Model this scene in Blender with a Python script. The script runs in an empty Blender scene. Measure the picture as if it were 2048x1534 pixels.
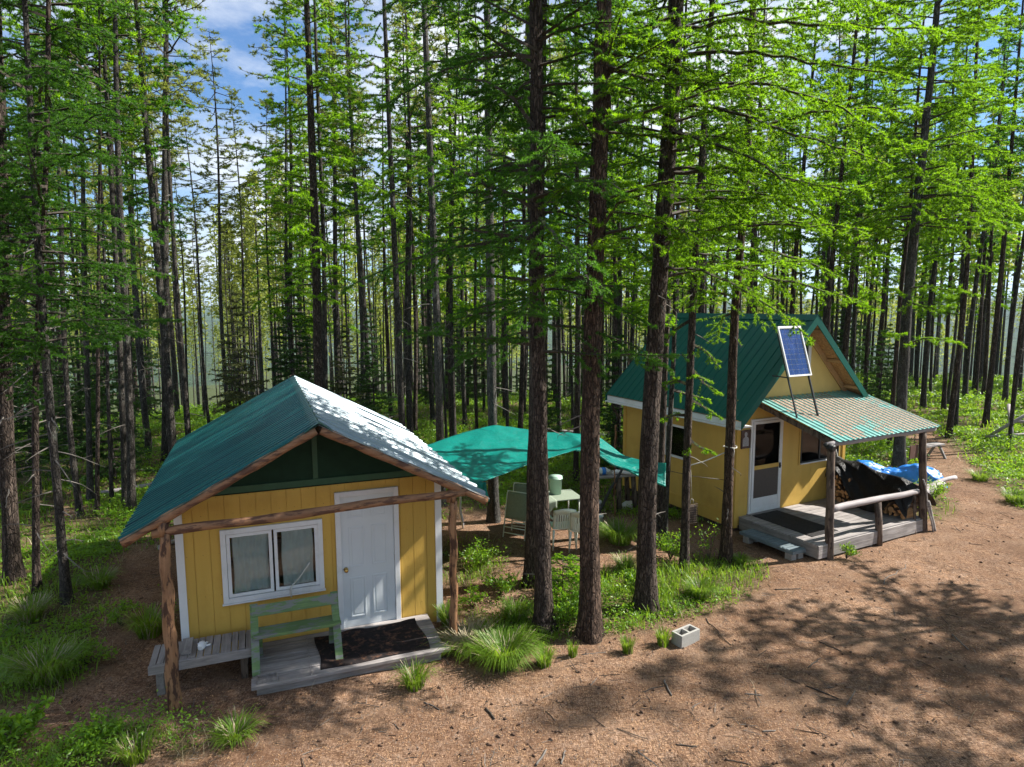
import bpy, bmesh, math, random
import numpy as np
from mathutils import Matrix, Vector
PI = math.pi
R = math.radians
C = bpy.context.scene.collection
SC = bpy.context.scene

# ------------------------------------------------------------------ camera
FPX, PITCH, ROLL, CAMH = 1299.2, 0.1178, -0.0043, 4.941
cp, sp = math.cos(PITCH), math.sin(PITCH)
cr, sr = math.cos(ROLL), math.sin(ROLL)
_Rt = np.array([1.0, 0, 0]); FW = np.array([0, cp, -sp]); _U = np.array([0, sp, cp])
RT = cr * _Rt + sr * _U; UP = -sr * _Rt + cr * _U
cam = bpy.data.cameras.new('camera'); camo = bpy.data.objects.new('camera', cam); C.objects.link(camo)
cam.sensor_width = 36; cam.lens = FPX / 2048 * 36; cam.clip_end = 20000; cam.clip_start = 0.05
camo.matrix_world = Matrix(((RT[0], UP[0], -FW[0], 0), (RT[1], UP[1], -FW[1], 0), (RT[2], UP[2], -FW[2], CAMH), (0, 0, 0, 1)))
SC.camera = camo

# ------------------------------------------------------------------ sky, sun, exposure
SUN_AZ, SUN_EL = R(13.0), R(43)            # azimuth measured from +X towards +Y
sdir = Vector((math.cos(SUN_EL) * math.cos(SUN_AZ), math.cos(SUN_EL) * math.sin(SUN_AZ), math.sin(SUN_EL)))
world = bpy.data.worlds.new('World'); SC.world = world; world.use_nodes = True
wn, wl = world.node_tree.nodes, world.node_tree.links
for n in list(wn): wn.remove(n)
wo = wn.new('ShaderNodeOutputWorld'); bg = wn.new('ShaderNodeBackground'); sky = wn.new('ShaderNodeTexSky')
sky.sky_type = 'NISHITA'; sky.sun_disc = False; sky.sun_elevation = SUN_EL; sky.sun_rotation = PI / 2 - SUN_AZ
sky.air_density = 1.0; sky.dust_density = 0.15; sky.ozone_density = 2.5
tc = wn.new('ShaderNodeTexCoord'); mp = wn.new('ShaderNodeMapping'); mp.inputs['Scale'].default_value = (1, 1, 2.6)
cn = wn.new('ShaderNodeTexNoise'); cn.inputs['Scale'].default_value = 2.3; cn.inputs['Detail'].default_value = 7; cn.inputs['Roughness'].default_value = 0.6
crp = wn.new('ShaderNodeValToRGB'); crp.color_ramp.elements[0].position = 0.43; crp.color_ramp.elements[1].position = 0.60
mx = wn.new('ShaderNodeMix'); mx.data_type = 'RGBA'; mx.inputs['B'].default_value = (8.6, 9.0, 9.6, 1)
wl.new(tc.outputs['Generated'], mp.inputs['Vector']); wl.new(mp.outputs[0], cn.inputs['Vector']); wl.new(cn.outputs['Fac'], crp.inputs[0])
tn = wn.new('ShaderNodeMix'); tn.data_type = 'RGBA'; tn.blend_type = 'MULTIPLY'; tn.inputs['Factor'].default_value = 1; tn.inputs['B'].default_value = (.80, 1.10, 1.40, 1); wl.new(sky.outputs[0], tn.inputs['A'])
wl.new(crp.outputs[0], mx.inputs['Factor']); wl.new(tn.outputs['Result'], mx.inputs['A']); wl.new(mx.outputs['Result'], bg.inputs['Color'])
bg.inputs['Strength'].default_value = 0.051
wl.new(bg.outputs[0], wo.inputs['Surface'])
sl = bpy.data.lights.new('sun', 'SUN'); sl.energy = 5.0; sl.angle = R(0.6); sl.color = (1.0, 0.95, 0.87)
so = bpy.data.objects.new('sun', sl); C.objects.link(so); so.rotation_euler = sdir.to_track_quat('Z', 'Y').to_euler()
SC.view_settings.view_transform = 'Standard'; SC.view_settings.look = 'None'; SC.view_settings.gamma = 1.0
SC.view_settings.use_curve_mapping = False; SC.view_settings.exposure = 1.27
SC.render.engine = 'CYCLES'
cy = SC.cycles
cy.max_bounces = 7; cy.diffuse_bounces = 3; cy.glossy_bounces = 3; cy.transmission_bounces = 4; cy.transparent_max_bounces = 8
cy.use_denoising = True; cy.sample_clamp_indirect = 6.0; cy.caustics_reflective = False; cy.caustics_refractive = False

# ------------------------------------------------------------------ placing helpers
def ray(px, py): return FW + RT * (px - 1024) / FPX - UP * (py - 767) / FPX
def at(px, py, Y):
    d = ray(px, py); return np.array([0, 0, CAMH]) + d * (Y / d[1])
def gz(px, py, z=0.0):
    d = ray(px, py); return np.array([0, 0, CAMH]) + d * ((z - CAMH) / d[2])
def smooth(a, b, x):
    t = np.clip((x - a) / (b - a), 0, 1); return t * t * (3 - 2 * t)
_tab = np.random.RandomState(7).rand(256, 256)
def vnoise(x, y, s=1.0, seed=0):
    x = np.asarray(x, float) * s + seed * 17.31; y = np.asarray(y, float) * s + seed * 9.7
    xi = np.floor(x).astype(int); yi = np.floor(y).astype(int); fx = x - xi; fy = y - yi
    fx = fx * fx * (3 - 2 * fx); fy = fy * fy * (3 - 2 * fy)
    g = lambda i, j: _tab[i % 256, j % 256]
    return (g(xi, yi) * (1 - fx) + g(xi + 1, yi) * fx) * (1 - fy) + (g(xi, yi + 1) * (1 - fx) + g(xi + 1, yi + 1) * fx) * fy
def fbm(x, y, s=1.0, seed=0, o=4):
    v = 0; a = 1; t = 0
    for i in range(o): v = v + a * vnoise(x, y, s, seed + i * 3); t += a; a *= .5; s *= 2.03
    return v / t
# cabin frames: local u = along the front, v = to the back, w = up
O1, A1 = (-4.5581, 8.5055, 0.0), 0.3706
O2, A2 = (4.8692, 13.855, 0.1691), 0.4823
def L2W(O, A, u, v, w=0.0):
    return np.array([O[0] + u * math.cos(A) - v * math.sin(A), O[1] + u * math.sin(A) + v * math.cos(A), O[2] + w])
def W2L(O, A, x, y):
    dx, dy = x - O[0], y - O[1]
    return dx * math.cos(A) + dy * math.sin(A), -dx * math.sin(A) + dy * math.cos(A)
def P1(u, v, w=0.0): return L2W(O1, A1, u, v, w)
def P2(u, v, w=0.0): return L2W(O2, A2, u, v, w)

def edge_r(x, y):
    az = np.arctan2(x, np.maximum(y, 1e-3))
    return 27 + 17 * smooth(0.15, 0.6, az) - 2 * smooth(-0.3, -0.6, az)
def terrain(x, y):
    x = np.asarray(x, float); y = np.asarray(y, float)
    r = np.hypot(x, y)
    z = (fbm(x, y, .35, 1, 3) - .5) * .16 * smooth(4, 12, r) + (fbm(x, y, 2.2, 5, 3) - .5) * .035
    e = edge_r(x, y); d = np.maximum(r - e, 0)
    z = z - 0.17 * d * d / (d + 14) * smooth(0, 20, d) - 0.0
    z = np.maximum(z, -62 + 10 * fbm(x, y, .01, 3, 3))
    u2, v2 = W2L(O2, A2, x, y)
    z = z - 0.3 * smooth(1.0, 4.0, v2) * smooth(4.5, 1, np.abs(u2)) * smooth(9, 5, v2)
    u, v = W2L(O1, A1, x, y)
    return z
def tz(x, y): return float(terrain(x, y))

def blob(x, y, cx, cy_, rx, ry, a=0.0):
    dx, dy = x - cx, y - cy_; ca, sa = math.cos(a), math.sin(a)
    q = np.sqrt(((dx * ca + dy * sa) / rx) ** 2 + ((-dx * sa + dy * ca) / ry) ** 2)
    return smooth(1.25, .75, q)
def green(x, y):
    """how much of the ground is covered with plants (0 bare needle litter, 1 green)"""
    x = np.asarray(x, float); y = np.asarray(y, float)
    n = fbm(x, y, .9, 2, 3)
    g = smooth(12.2, 14.5, y + .25 * np.abs(x) * (x < 0) - .12 * np.maximum(x, 0)) * smooth(.25, .48, n + .12)
    g = g * (1 - blob(x, y, .5, 13.6, 2.6, 2.4, .2)) * (1 - blob(x, y, 3.2, 13.2, 2.0, 1.5, 0.4)) * (1 - blob(x, y, -5.2, 12.2, 1.1, 3.2, .1))
    # clearing stays bare to the right
    g = g * (1 - smooth(0.6, -0.6, y - (9.9 + .48 * x)) * (x > 3))
    px_, py_ = np.array([9.5, 11.5, 12.8, 14.2, 15.5, 17.5]), np.array([13.0, 15.2, 18.0, 21.5, 24.5, 29.])
    pc = np.interp(y, py_, px_); path = smooth(1.15, .5, np.abs(x - pc) / (1.0 + .3 * (n - .5))) * (y > 12) * (y < 30)
    g = np.maximum(g, blob(x, y, 2.1, 10.75, 2.5, 1.05, .42) * smooth(.28, .42, n + .1))
    g = np.maximum(g, blob(x, y, 3.9, 11.7, .9, .7, .42) * smooth(.3, .5, n + .12))
    g = np.maximum(g, blob(x, y, .1, 10.0, .9, 1.0, 0) * smooth(.25, .45, n + .1))
    g = np.maximum(g, blob(x, y, -7.2, 9.2, 2.0, 1.9, .3) * smooth(.25, .45, n + .08))
    g = np.maximum(g, blob(x, y, -9.6, 9.6, 2.6, 2.8, 0) * smooth(.3, .45, n + .05))
    g = np.maximum(g, blob(x, y, -5.2, 6.7, 1.6, .55, .1) * smooth(.35, .5, n + .03))
    g = np.maximum(g, blob(x, y, -1.3, 11.8, 1.0, 1.7, -.4) * .75 * smooth(.3, .5, n + .05))
    g = np.maximum(g, blob(x, y, 11.2, 15.2, 1.1, .5, .5) * smooth(.3, .5, n + .1))
    g = np.maximum(g, blob(x, y, 13.2, 16.5, 1.7, 1.2, .4) * smooth(.3, .5, n + .1))
    g = g * (1 - path)
    lane = smooth(1.1, .35, np.abs(x + 5.15 + .48 * (y - 8.2)) + .8 * (n - .5)) * smooth(7.0, 7.8, y) * smooth(14.5, 12.5, y); g = g * (1 - .93 * lane)
    far = smooth(17, 20, y) * (1 - path * .9)
    g = np.maximum(g, far * smooth(.2, .4, n + .1))
    return np.clip(g, 0, 1)
def inside_cabin(x, y, m=.15):
    u, v = W2L(O1, A1, x, y); a = (u > -m) & (u < 3.67 + m) & (v > -m) & (v < 4.95 + m)
    a = a | ((u > .8) & (u < 3.6) & (v > -1.25) & (v < 0))
    u, v = W2L(O2, A2, x, y); b = (u > -m) & (u < 3.65 + m) & (v > -m) & (v < 3.97 + m)
    b = b | ((u > .05) & (u < 3.8) & (v > -2.1) & (v < 0))
    return a | b

# ------------------------------------------------------------------ mesh helpers
class MB:
    def __init__(s): s.v = []; s.f = []; s.m = []; s.sm = []
    def add(s, vs, fs, mi=0, M=None, smooth_=False):
        b = len(s.v)
        for p in vs:
            p = Vector(p)
            if M is not None: p = M @ p
            s.v.append(tuple(p))
        for f in fs: s.f.append(tuple(i + b for i in f)); s.m.append(mi); s.sm.append(smooth_)
    def box(s, x0, y0, z0, x1, y1, z1, mi=0, M=None):
        vs = [(x0, y0, z0), (x1, y0, z0), (x1, y1, z0), (x0, y1, z0), (x0, y0, z1), (x1, y0, z1), (x1, y1, z1), (x0, y1, z1)]
        s.add(vs, [(0, 3, 2, 1), (4, 5, 6, 7), (0, 1, 5, 4), (1, 2, 6, 5), (2, 3, 7, 6), (3, 0, 4, 7)], mi, M)
    def beam(s, a, b, w, h, mi=0, upv=(0, 0, 1)):
        a, b = Vector(a), Vector(b); d = b - a; L = d.length; d.normalize(); u = Vector(upv); x = d.cross(u)
        if x.length < 1e-4: x = d.cross(Vector((1, 0, 0)))
        x.normalize(); y = x.cross(d)
        M = Matrix(((d.x, x.x, y.x, a.x), (d.y, x.y, y.y, a.y), (d.z, x.z, y.z, a.z), (0, 0, 0, 1)))
        s.box(0, -w / 2, -h / 2, L, w / 2, h / 2, mi, M)
    def tube(s, pts, rads, k=8, mi=0, cap=True, smooth_=True, jit=0.0, rnd=None):
        pts = [Vector(p) for p in pts]; n = len(pts); vs = []; fs = []
        ref = None
        for i, p in enumerate(pts):
            t = (pts[min(i + 1, n - 1)] - pts[max(i - 1, 0)])
            if t.length < 1e-9: t = Vector((0, 0, 1))
            t.normalize()
            if ref is None: ref = Vector((0, 0, 1)) if abs(t.z) < .9 else Vector((1, 0, 0))
            x = ref - t * ref.dot(t)
            if x.length < 1e-6: x = t.orthogonal()
            x.normalize(); ref = x; y = t.cross(x); r = rads[i] if hasattr(rads, '__len__') else rads
            for j in range(k):
                a = 2 * PI * j / k; rr = r * (1 + (rnd.uniform(-jit, jit) if rnd else 0))
                vs.append(p + x * math.cos(a) * rr + y * math.sin(a) * rr)
        for i in range(n - 1):
            for j in range(k): fs.append((i * k + j, i * k + (j + 1) % k, (i + 1) * k + (j + 1) % k, (i + 1) * k + j))
        s.add(vs, fs, mi, None, smooth_)
        if cap:
            b = len(s.v) - len(vs)
            s.f.append(tuple(b + j for j in reversed(range(k)))); s.m.append(mi); s.sm.append(False)
            s.f.append(tuple(b + (n - 1) * k + j for j in range(k))); s.m.append(mi); s.sm.append(False)
    def grid(s, P, mi=0, smooth_=True, flip=False):
        P = np.asarray(P); a, b, _ = P.shape
        fs = []
        for i in range(a - 1):
            for j in range(b - 1):
                q = (i * b + j, (i + 1) * b + j, (i + 1) * b + j + 1, i * b + j + 1)
                fs.append(q[::-1] if flip else q)
        s.add(P.reshape(-1, 3).tolist(), fs, mi, None, smooth_)
    def build(s, name, mats, parent=None, loc=(0, 0, 0), rz=0.0, bevel=0.0, solid=0.0):
        me = bpy.data.meshes.new(name); me.from_pydata(s.v, [], s.f)
        if not isinstance(mats, (list, tuple)): mats = [mats]
        for m in mats: me.materials.append(m)
        me.polygons.foreach_set('material_index', s.m); me.polygons.foreach_set('use_smooth', s.sm); me.update()
        o = bpy.data.objects.new(name, me); C.objects.link(o)
        o.location = loc; o.rotation_euler = (0, 0, rz)
        if parent: o.parent = parent
        if solid: md = o.modifiers.new('solid', 'SOLIDIFY'); md.thickness = solid; md.offset = 0
        if bevel: md = o.modifiers.new('bevel', 'BEVEL'); md.width = bevel; md.segments = 2; md.limit_method = 'ANGLE'
        return o
def mesh_np(name, V, F4=None, F3=None, mats=(), m4=0, m3=0, attr=None, sm4=False, sm3=False):
    # m4 may be one index or one per face
    me = bpy.data.meshes.new(name)
    n4 = 0 if F4 is None else len(F4); n3 = 0 if F3 is None else len(F3)
    me.vertices.add(len(V)); me.vertices.foreach_set('co', np.asarray(V, np.float32).ravel())
    loops = np.concatenate([np.asarray(F4 if n4 else np.zeros((0, 4)), np.int32).ravel(), np.asarray(F3 if n3 else np.zeros((0, 3)), np.int32).ravel()])
    me.loops.add(len(loops)); me.loops.foreach_set('vertex_index', loops)
    me.polygons.add(n4 + n3)
    ls = np.concatenate([np.arange(n4) * 4, n4 * 4 + np.arange(n3) * 3]).astype(np.int32)
    me.polygons.foreach_set('loop_start', ls)
    me.polygons.foreach_set('material_index', np.concatenate([m4 if hasattr(m4, '__len__') else np.full(n4, m4), np.full(n3, m3)]).astype(np.int32))
    me.polygons.foreach_set('use_smooth', np.concatenate([np.full(n4, sm4), np.full(n3, sm3)]))
    for m in mats: me.materials.append(m)
    if attr is not None:
        for k, val in attr.items():
            a = me.attributes.new(k, 'FLOAT', 'POINT'); a.data.foreach_set('value', np.asarray(val, np.float32))
    me.update(calc_edges=True); me.validate(verbose=False)
    return me
def obj(name, me, parent=None, loc=(0, 0, 0)):
    o = bpy.data.objects.new(name, me); C.objects.link(o); o.location = loc
    if parent: o.parent = parent
    return o
def tag(o, label=None, cat=None, group=None, kind=None):
    if label: o['label'] = label
    if cat: o['category'] = cat
    if group: o['group'] = group
    if kind: o['kind'] = kind
    return o
def thing(name, label, cat, loc=(0, 0, 0), rz=0.0, group=None):
    o = bpy.data.objects.new(name, None); C.objects.link(o); o.empty_display_size = .2
    o.location = tuple(float(q) for q in loc); o.rotation_euler = (0, 0, rz)
    return tag(o, label, cat, group)

# ------------------------------------------------------------------ materials
def newmat(name):
    m = bpy.data.materials.new(name); m.use_nodes = True; nt = m.node_tree
    for n in list(nt.nodes): nt.nodes.remove(n)
    out = nt.nodes.new('ShaderNodeOutputMaterial'); b = nt.nodes.new('ShaderNodeBsdfPrincipled'); nt.links.new(b.outputs[0], out.inputs[0])
    return m, nt, b, out
def ramp(nt, fac, stops):
    r = nt.nodes.new('ShaderNodeValToRGB'); e = r.color_ramp.elements
    while len(e) < len(stops): e.new(0.5)
    for i, (p, c) in enumerate(stops): e[i].position = p; e[i].color = (*c, 1)
    nt.links.new(fac, r.inputs[0]); return r.outputs[0]
def noise_n(nt, scale, detail=4, rough=.55, vscale=(1, 1, 1), coord='Object', rot=(0, 0, 0), dist=0.0):
    t = nt.nodes.new('ShaderNodeTexCoord'); m = nt.nodes.new('ShaderNodeMapping'); n = nt.nodes.new('ShaderNodeTexNoise')
    m.inputs['Scale'].default_value = vscale; m.inputs['Rotation'].default_value = rot
    n.inputs['Scale'].default_value = scale; n.inputs['Detail'].default_value = detail; n.inputs['Roughness'].default_value = rough; n.inputs['Distortion'].default_value = dist
    nt.links.new(t.outputs[coord], m.inputs[0]); nt.links.new(m.outputs[0], n.inputs['Vector']); return n.outputs['Fac']
def bump(nt, b, h, strength=.4, dist=.01):
    n = nt.nodes.new('ShaderNodeBump'); n.inputs['Strength'].default_value = strength; n.inputs['Distance'].default_value = dist
    nt.links.new(h, n.inputs['Height']); nt.links.new(n.outputs[0], b.inputs['Normal'])
def mixc(nt, f, a, b, mode='MIX'):
    n = nt.nodes.new('ShaderNodeMix'); n.data_type = 'RGBA'; n.blend_type = mode
    for s, v in (('Factor', f), ('A', a), ('B', b)):
        if hasattr(v, 'links'): nt.links.new(v, n.inputs[s])
        elif s == 'Factor': n.inputs[s].default_value = v
        else: n.inputs[s].default_value = (*v, 1)
    return n.outputs['Result']
def paint(name, col, rough=.5, var=.12, scale=6, bstr=.15, bscale=60, vs=(1, 1, 1), metal=0.0, dirt=None):
    m, nt, b, o = newmat(name)
    n = noise_n(nt, scale, 5, .6, vs)
    lo = tuple(c * (1 - var) for c in col); hi = tuple(min(c * (1 + var), 1) for c in col)
    c = ramp(nt, n, [(.3, lo), (.7, hi)])
    if dirt:
        n3 = noise_n(nt, scale * .5, 6, .7); f = ramp(nt, n3, [(.52, (0, 0, 0)), (.72, (1, 1, 1))])
        c = mixc(nt, f, c, dirt)
    nt.links.new(c, b.inputs['Base Color'])
    b.inputs['Roughness'].default_value = rough; b.inputs['Metallic'].default_value = metal
    bump(nt, b, noise_n(nt, bscale, 3, .6, vs), bstr, .004)
    return m
def wood(name, c0, c1, axis='x', rough=.75, scale=9, knots=True, bstr=.5, patch=None, coord='Object'):
    m, nt, b, o = newmat(name)
    k = .07; vs = {'x': (k, 1, 1), 'y': (1, k, 1), 'z': (1, 1, k)}[axis]
    n = noise_n(nt, scale * 3, 6, .65, vs, coord, dist=.6); n2 = noise_n(nt, 2.5, 4, .6, (1, 1, 1), coord)
    c = ramp(nt, n, [(.25, c0), (.75, c1)])
    c = mixc(nt, ramp(nt, n2, [(.3, (.0, .0, .0)), (.8, (.5, .5, .5))]), c, tuple(q * .55 for q in c0))
    if patch:
        vs2 = {'x': (.25, 1, 1), 'y': (1, .25, 1), 'z': (1, 1, .25)}[axis]
        f = ramp(nt, noise_n(nt, 14, 5, .65, vs2, coord), [(.5, (0, 0, 0)), (.56, (1, 1, 1))]); c = mixc(nt, f, c, patch)
    nt.links.new(c, b.inputs['Base Color']); b.inputs['Roughness'].default_value = rough
    bump(nt, b, n, bstr, .006)
    return m
def bark(name, c0, c1, c2, fis=7.0, bstr=1.0, lichen=None):
    m, nt, b, o = newmat(name)
    vs = (1, 1, .16)
    n = noise_n(nt, fis * 3.2, 6, .7, vs, dist=1.0); n2 = noise_n(nt, fis * .9, 4, .6, (1, 1, .3)); n3 = noise_n(nt, 40, 3, .7)
    c = ramp(nt, n, [(.40, c0), (.52, c1), (.64, c2)])
    c = mixc(nt, ramp(nt, n2, [(.42, (0, 0, 0)), (.7, (.6, .6, .6))]), c, c0)
    tcx = nt.nodes.new('ShaderNodeTexCoord'); mpx = nt.nodes.new('ShaderNodeMapping'); mpx.inputs['Scale'].default_value = (1, 1, .30)
    nz = nt.nodes.new('ShaderNodeTexNoise'); nz.inputs['Scale'].default_value = 9; nz.inputs['Detail'].default_value = 3; vm = nt.nodes.new('ShaderNodeVectorMath'); vm.operation = 'MULTIPLY_ADD'; vm.inputs[1].default_value = (.09, .09, .09)
    nt.links.new(tcx.outputs['Object'], mpx.inputs[0]); nt.links.new(mpx.outputs[0], nz.inputs['Vector']); nt.links.new(nz.outputs['Color'], vm.inputs[0]); nt.links.new(mpx.outputs[0], vm.inputs[2])
    vo = nt.nodes.new('ShaderNodeTexVoronoi'); vo.feature = 'DISTANCE_TO_EDGE'; vo.inputs['Scale'].default_value = fis * 2.6; nt.links.new(vm.outputs[0], vo.inputs['Vector'])
    crack = ramp(nt, vo.outputs['Distance'], [(.0, (1, 1, 1)), (.13, (0, 0, 0))]); c = mixc(nt, crack, c, tuple(q * .6 for q in c0))
    hsum = nt.nodes.new('ShaderNodeMath'); hsum.operation = 'MULTIPLY_ADD'; hsum.inputs[1].default_value = -.6; nt.links.new(crack, hsum.inputs[0]); nt.links.new(n, hsum.inputs[2]); n = hsum.outputs[0]
    if lichen:
        f = ramp(nt, noise_n(nt, 5, 6, .75, (1, 1, .6)), [(.56, (0, 0, 0)), (.68, (.8, .8, .8))]); c = mixc(nt, f, c, lichen)
    c = mixc(nt, ramp(nt, n3, [(.3, (0, 0, 0)), (.7, (.25, .25, .25))]), c, c2)
    nt.links.new(c, b.inputs['Base Color']); b.inputs['Roughness'].default_value = .9; b.inputs['Specular IOR Level'].default_value = .2
    bump(nt, b, n, bstr, .03)
    return m
def foliage(name, lo, hi, trans, tmix=.5, rough=.55):
    m, nt, b, o = newmat(name); nt.nodes.remove(b)
    a = nt.nodes.new('ShaderNodeAttribute'); a.attribute_name = 'v'
    oi = nt.nodes.new('ShaderNodeObjectInfo')
    ad = nt.nodes.new('ShaderNodeMath'); ad.operation = 'MULTIPLY_ADD'; ad.inputs[1].default_value = .35; nt.links.new(oi.outputs['Random'], ad.inputs[0])
    mu = nt.nodes.new('ShaderNodeMath'); mu.operation = 'MULTIPLY'; mu.inputs[1].default_value = .75; nt.links.new(a.outputs['Fac'], mu.inputs[0]); nt.links.new(mu.outputs[0], ad.inputs[2])
    c = ramp(nt, ad.outputs[0], [(.05, lo), (.95, hi)]); t = ramp(nt, ad.outputs[0], [(.05, tuple(q * .6 for q in trans)), (.95, trans)])
    d = nt.nodes.new('ShaderNodeBsdfPrincipled'); d.inputs['Roughness'].default_value = rough; d.inputs['Specular IOR Level'].default_value = .35
    tr = nt.nodes.new('ShaderNodeBsdfTranslucent'); mxs = nt.nodes.new('ShaderNodeMixShader'); mxs.inputs[0].default_value = tmix
    nt.links.new(c, d.inputs['Base Color']); nt.links.new(t, tr.inputs['Color']); nt.links.new(d.outputs[0], mxs.inputs[1]); nt.links.new(tr.outputs[0], mxs.inputs[2]); nt.links.new(mxs.outputs[0], o.inputs[0])
    return m
def glassmat(name, tint=(.85, .9, .9), refl=1.0):
    m, nt, b, o = newmat(name); nt.nodes.remove(b)
    t = nt.nodes.new('ShaderNodeBsdfTransparent'); t.inputs[0].default_value = (*tint, 1)
    g = nt.nodes.new('ShaderNodeBsdfGlossy'); g.inputs['Roughness'].default_value = .02; g.inputs['Color'].default_value = (refl, refl, refl, 1)
    f = nt.nodes.new('ShaderNodeFresnel'); f.inputs[0].default_value = 1.5; mxs = nt.nodes.new('ShaderNodeMixShader')
    nt.links.new(f.outputs[0], mxs.inputs[0]); nt.links.new(t.outputs[0], mxs.inputs[1]); nt.links.new(g.outputs[0], mxs.inputs[2]); nt.links.new(mxs.outputs[0], o.inputs[0])
    return m
M = {}
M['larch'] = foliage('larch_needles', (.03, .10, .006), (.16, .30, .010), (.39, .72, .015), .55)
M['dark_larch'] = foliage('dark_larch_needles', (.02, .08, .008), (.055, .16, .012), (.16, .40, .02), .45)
M['pine'] = foliage('pine_needles', (.09, .12, .028), (.24, .27, .06), (.50, .58, .08), .45)
M['fir'] = foliage('fir_needles', (.08, .10, .035), (.20, .21, .09), (.26, .30, .08), .4)
M['darkfir'] = foliage('dark_fir_needles', (.012, .05, .010), (.05, .13, .018), (.10, .24, .02), .35)
M['leaf'] = foliage('shrub_leaves', (.045, .12, .008), (.14, .28, .016), (.38, .62, .03), .45, .4)
M['grass'] = foliage('grass_blades', (.06, .13, .010), (.16, .28, .02), (.40, .60, .035), .4, .45)
M['drygrass'] = foliage('dry_grass_blades', (.28, .23, .13), (.5, .43, .28), (.4, .33, .2), .3)
M['bark_larch'] = bark('larch_bark', (.008, .005, .004), (.055, .039, .031), (.20, .155, .125), 8)
M['bark_red'] = bark('red_larch_bark', (.008, .005, .004), (.06, .038, .027), (.24, .16, .115), 8)
M['bark_pine'] = bark('pine_bark', (.008, .007, .006), (.048, .041, .035), (.18, .16, .14), 12, .8, (.14, .15, .125))
M['bark_grey'] = bark('grey_bark', (.018, .016, .014), (.065, .06, .053), (.17, .158, .142), 12, .7, (.19, .2, .175))
M['twig'] = paint('twig_bark', (.05, .038, .028), .9, .3)
M['deadtwig'] = paint('dead_twig', (.13, .115, .10), .9, .3)
M['yellow'] = paint('yellow_paint', (.60, .375, .08), .6, .09, 2.2, .5, 38, (1, 1, .18), dirt=(.54, .32, .065))
M['yellow2'] = paint('yellow_plywood_paint', (.60, .39, .095), .6, .10, 2.2, .3, 45, (1, 1, .15), dirt=(.50, .31, .07))
M['white'] = paint('white_paint', (.72, .73, .74), .5, .05, 4, .1, 80, dirt=(.6, .6, .58))
M['door'] = paint('white_steel_door', (.62, .66, .68), .45, .04, 1.5, .05)
M['darkgreen'] = paint('dark_green_paint', (.012, .035, .018), .65, .25, 5, .4, 30)
M['trimgreen'] = paint('green_trim_paint', (.022, .075, .03), .6, .2, 6, .3)
M['benchgreen'] = wood('worn_green_paint', (.08, .15, .05), (.19, .30, .11), 'x', .7, 8, patch=(.17, .18, .17))
M['log'] = wood('peeled_log', (.20, .095, .045), (.42, .24, .13), 'z', .65, 9, patch=(.07, .035, .022))
M['logx'] = wood('peeled_log_beam', (.19, .09, .045), (.40, .22, .12), 'x', .65, 9, patch=(.11, .055, .035))
M['greylogx'] = wood('grey_log_rail', (.22, .19, .19), (.46, .42, .42), 'x', .8, 8)
M['greylog'] = wood('grey_log_post', (.06, .045, .035), (.24, .18, .14), 'z', .8, 8, patch=(.05, .035, .03))
M['greyplank'] = wood('weathered_planks', (.15, .135, .13), (.50, .46, .44), 'x', .85, 7)
M['greyplanky'] = wood('weathered_boards', (.17, .15, .14), (.40, .37, .35), 'y', .85, 7)
M['rawwood'] = wood('raw_framing_wood', (.38, .22, .1), (.55, .36, .18), 'y', .7, 8)
M['osb'] = paint('strand_board', (.34, .19, .08), .8, .45, 22, .3)
M['steel'] = paint('galvanised_steel', (.46, .49, .53), .42, .1, 5, .05, 30, metal=.35)
M['black'] = paint('black_metal', (.015, .015, .016), .5, .2, 10, .1)
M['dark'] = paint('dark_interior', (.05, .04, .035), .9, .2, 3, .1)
M['brass'] = paint('brass', (.6, .38, .12), .25, .1, 10, .02, metal=1.0)
M['glass'] = glassmat('window_glass')
M['doorglass'] = glassmat('screen_door_glass', (.8, .82, .8), .35)
M['curtain'] = paint('white_curtain', (.80, .82, .80), .9, .08, 9, .3, 200)
M['screen'] = paint('screen_mesh', (.075, .06, .05), .7, .15, 40, .2, 400)
M['concrete'] = paint('concrete', (.31, .30, .275), .9, .12, 30, .6, 90)
M['plastic'] = paint('white_plastic', (.66, .70, .62), .4, .04, 5, .03)
M['plasticw'] = paint('white_bucket_plastic', (.62, .66, .64), .4, .04, 5, .03)
M['plasticg'] = paint('pale_green_bucket_plastic', (.36, .52, .42), .4, .04, 5, .03)
M['webgreen'] = paint('faded_green_fabric', (.20, .24, .18), .8, .15, 30, .3)
M['blue'] = paint('blue_plastic_sheet', (.02, .19, .62), .35, .2, 7, .5, 12)
M['red'] = paint('red_plastic', (.55, .03, .02), .4, .1)
M['rubber'] = paint('black_rubber_mat', (.03, .028, .028), .8, .3, 18, .7, 160)
M['needlemat'] = paint('needle_strewn_mat', (.022, .018, .018), .9, .3, 18, .8, 120, dirt=(.17, .085, .05))
M['orange'] = wood('fresh_split_wood', (.42, .2, .07), (.66, .38, .18), 'x', .8, 10)
M['barkbrown'] = paint('firewood_bark', (.09, .05, .03), .9, .3, 20, .6)
M['brick'] = paint('grey_brick', (.3, .28, .26), .9, .15, 20, .4)
M['cord'] = paint('white_cord', (.6, .58, .52), .8, .05)
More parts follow.
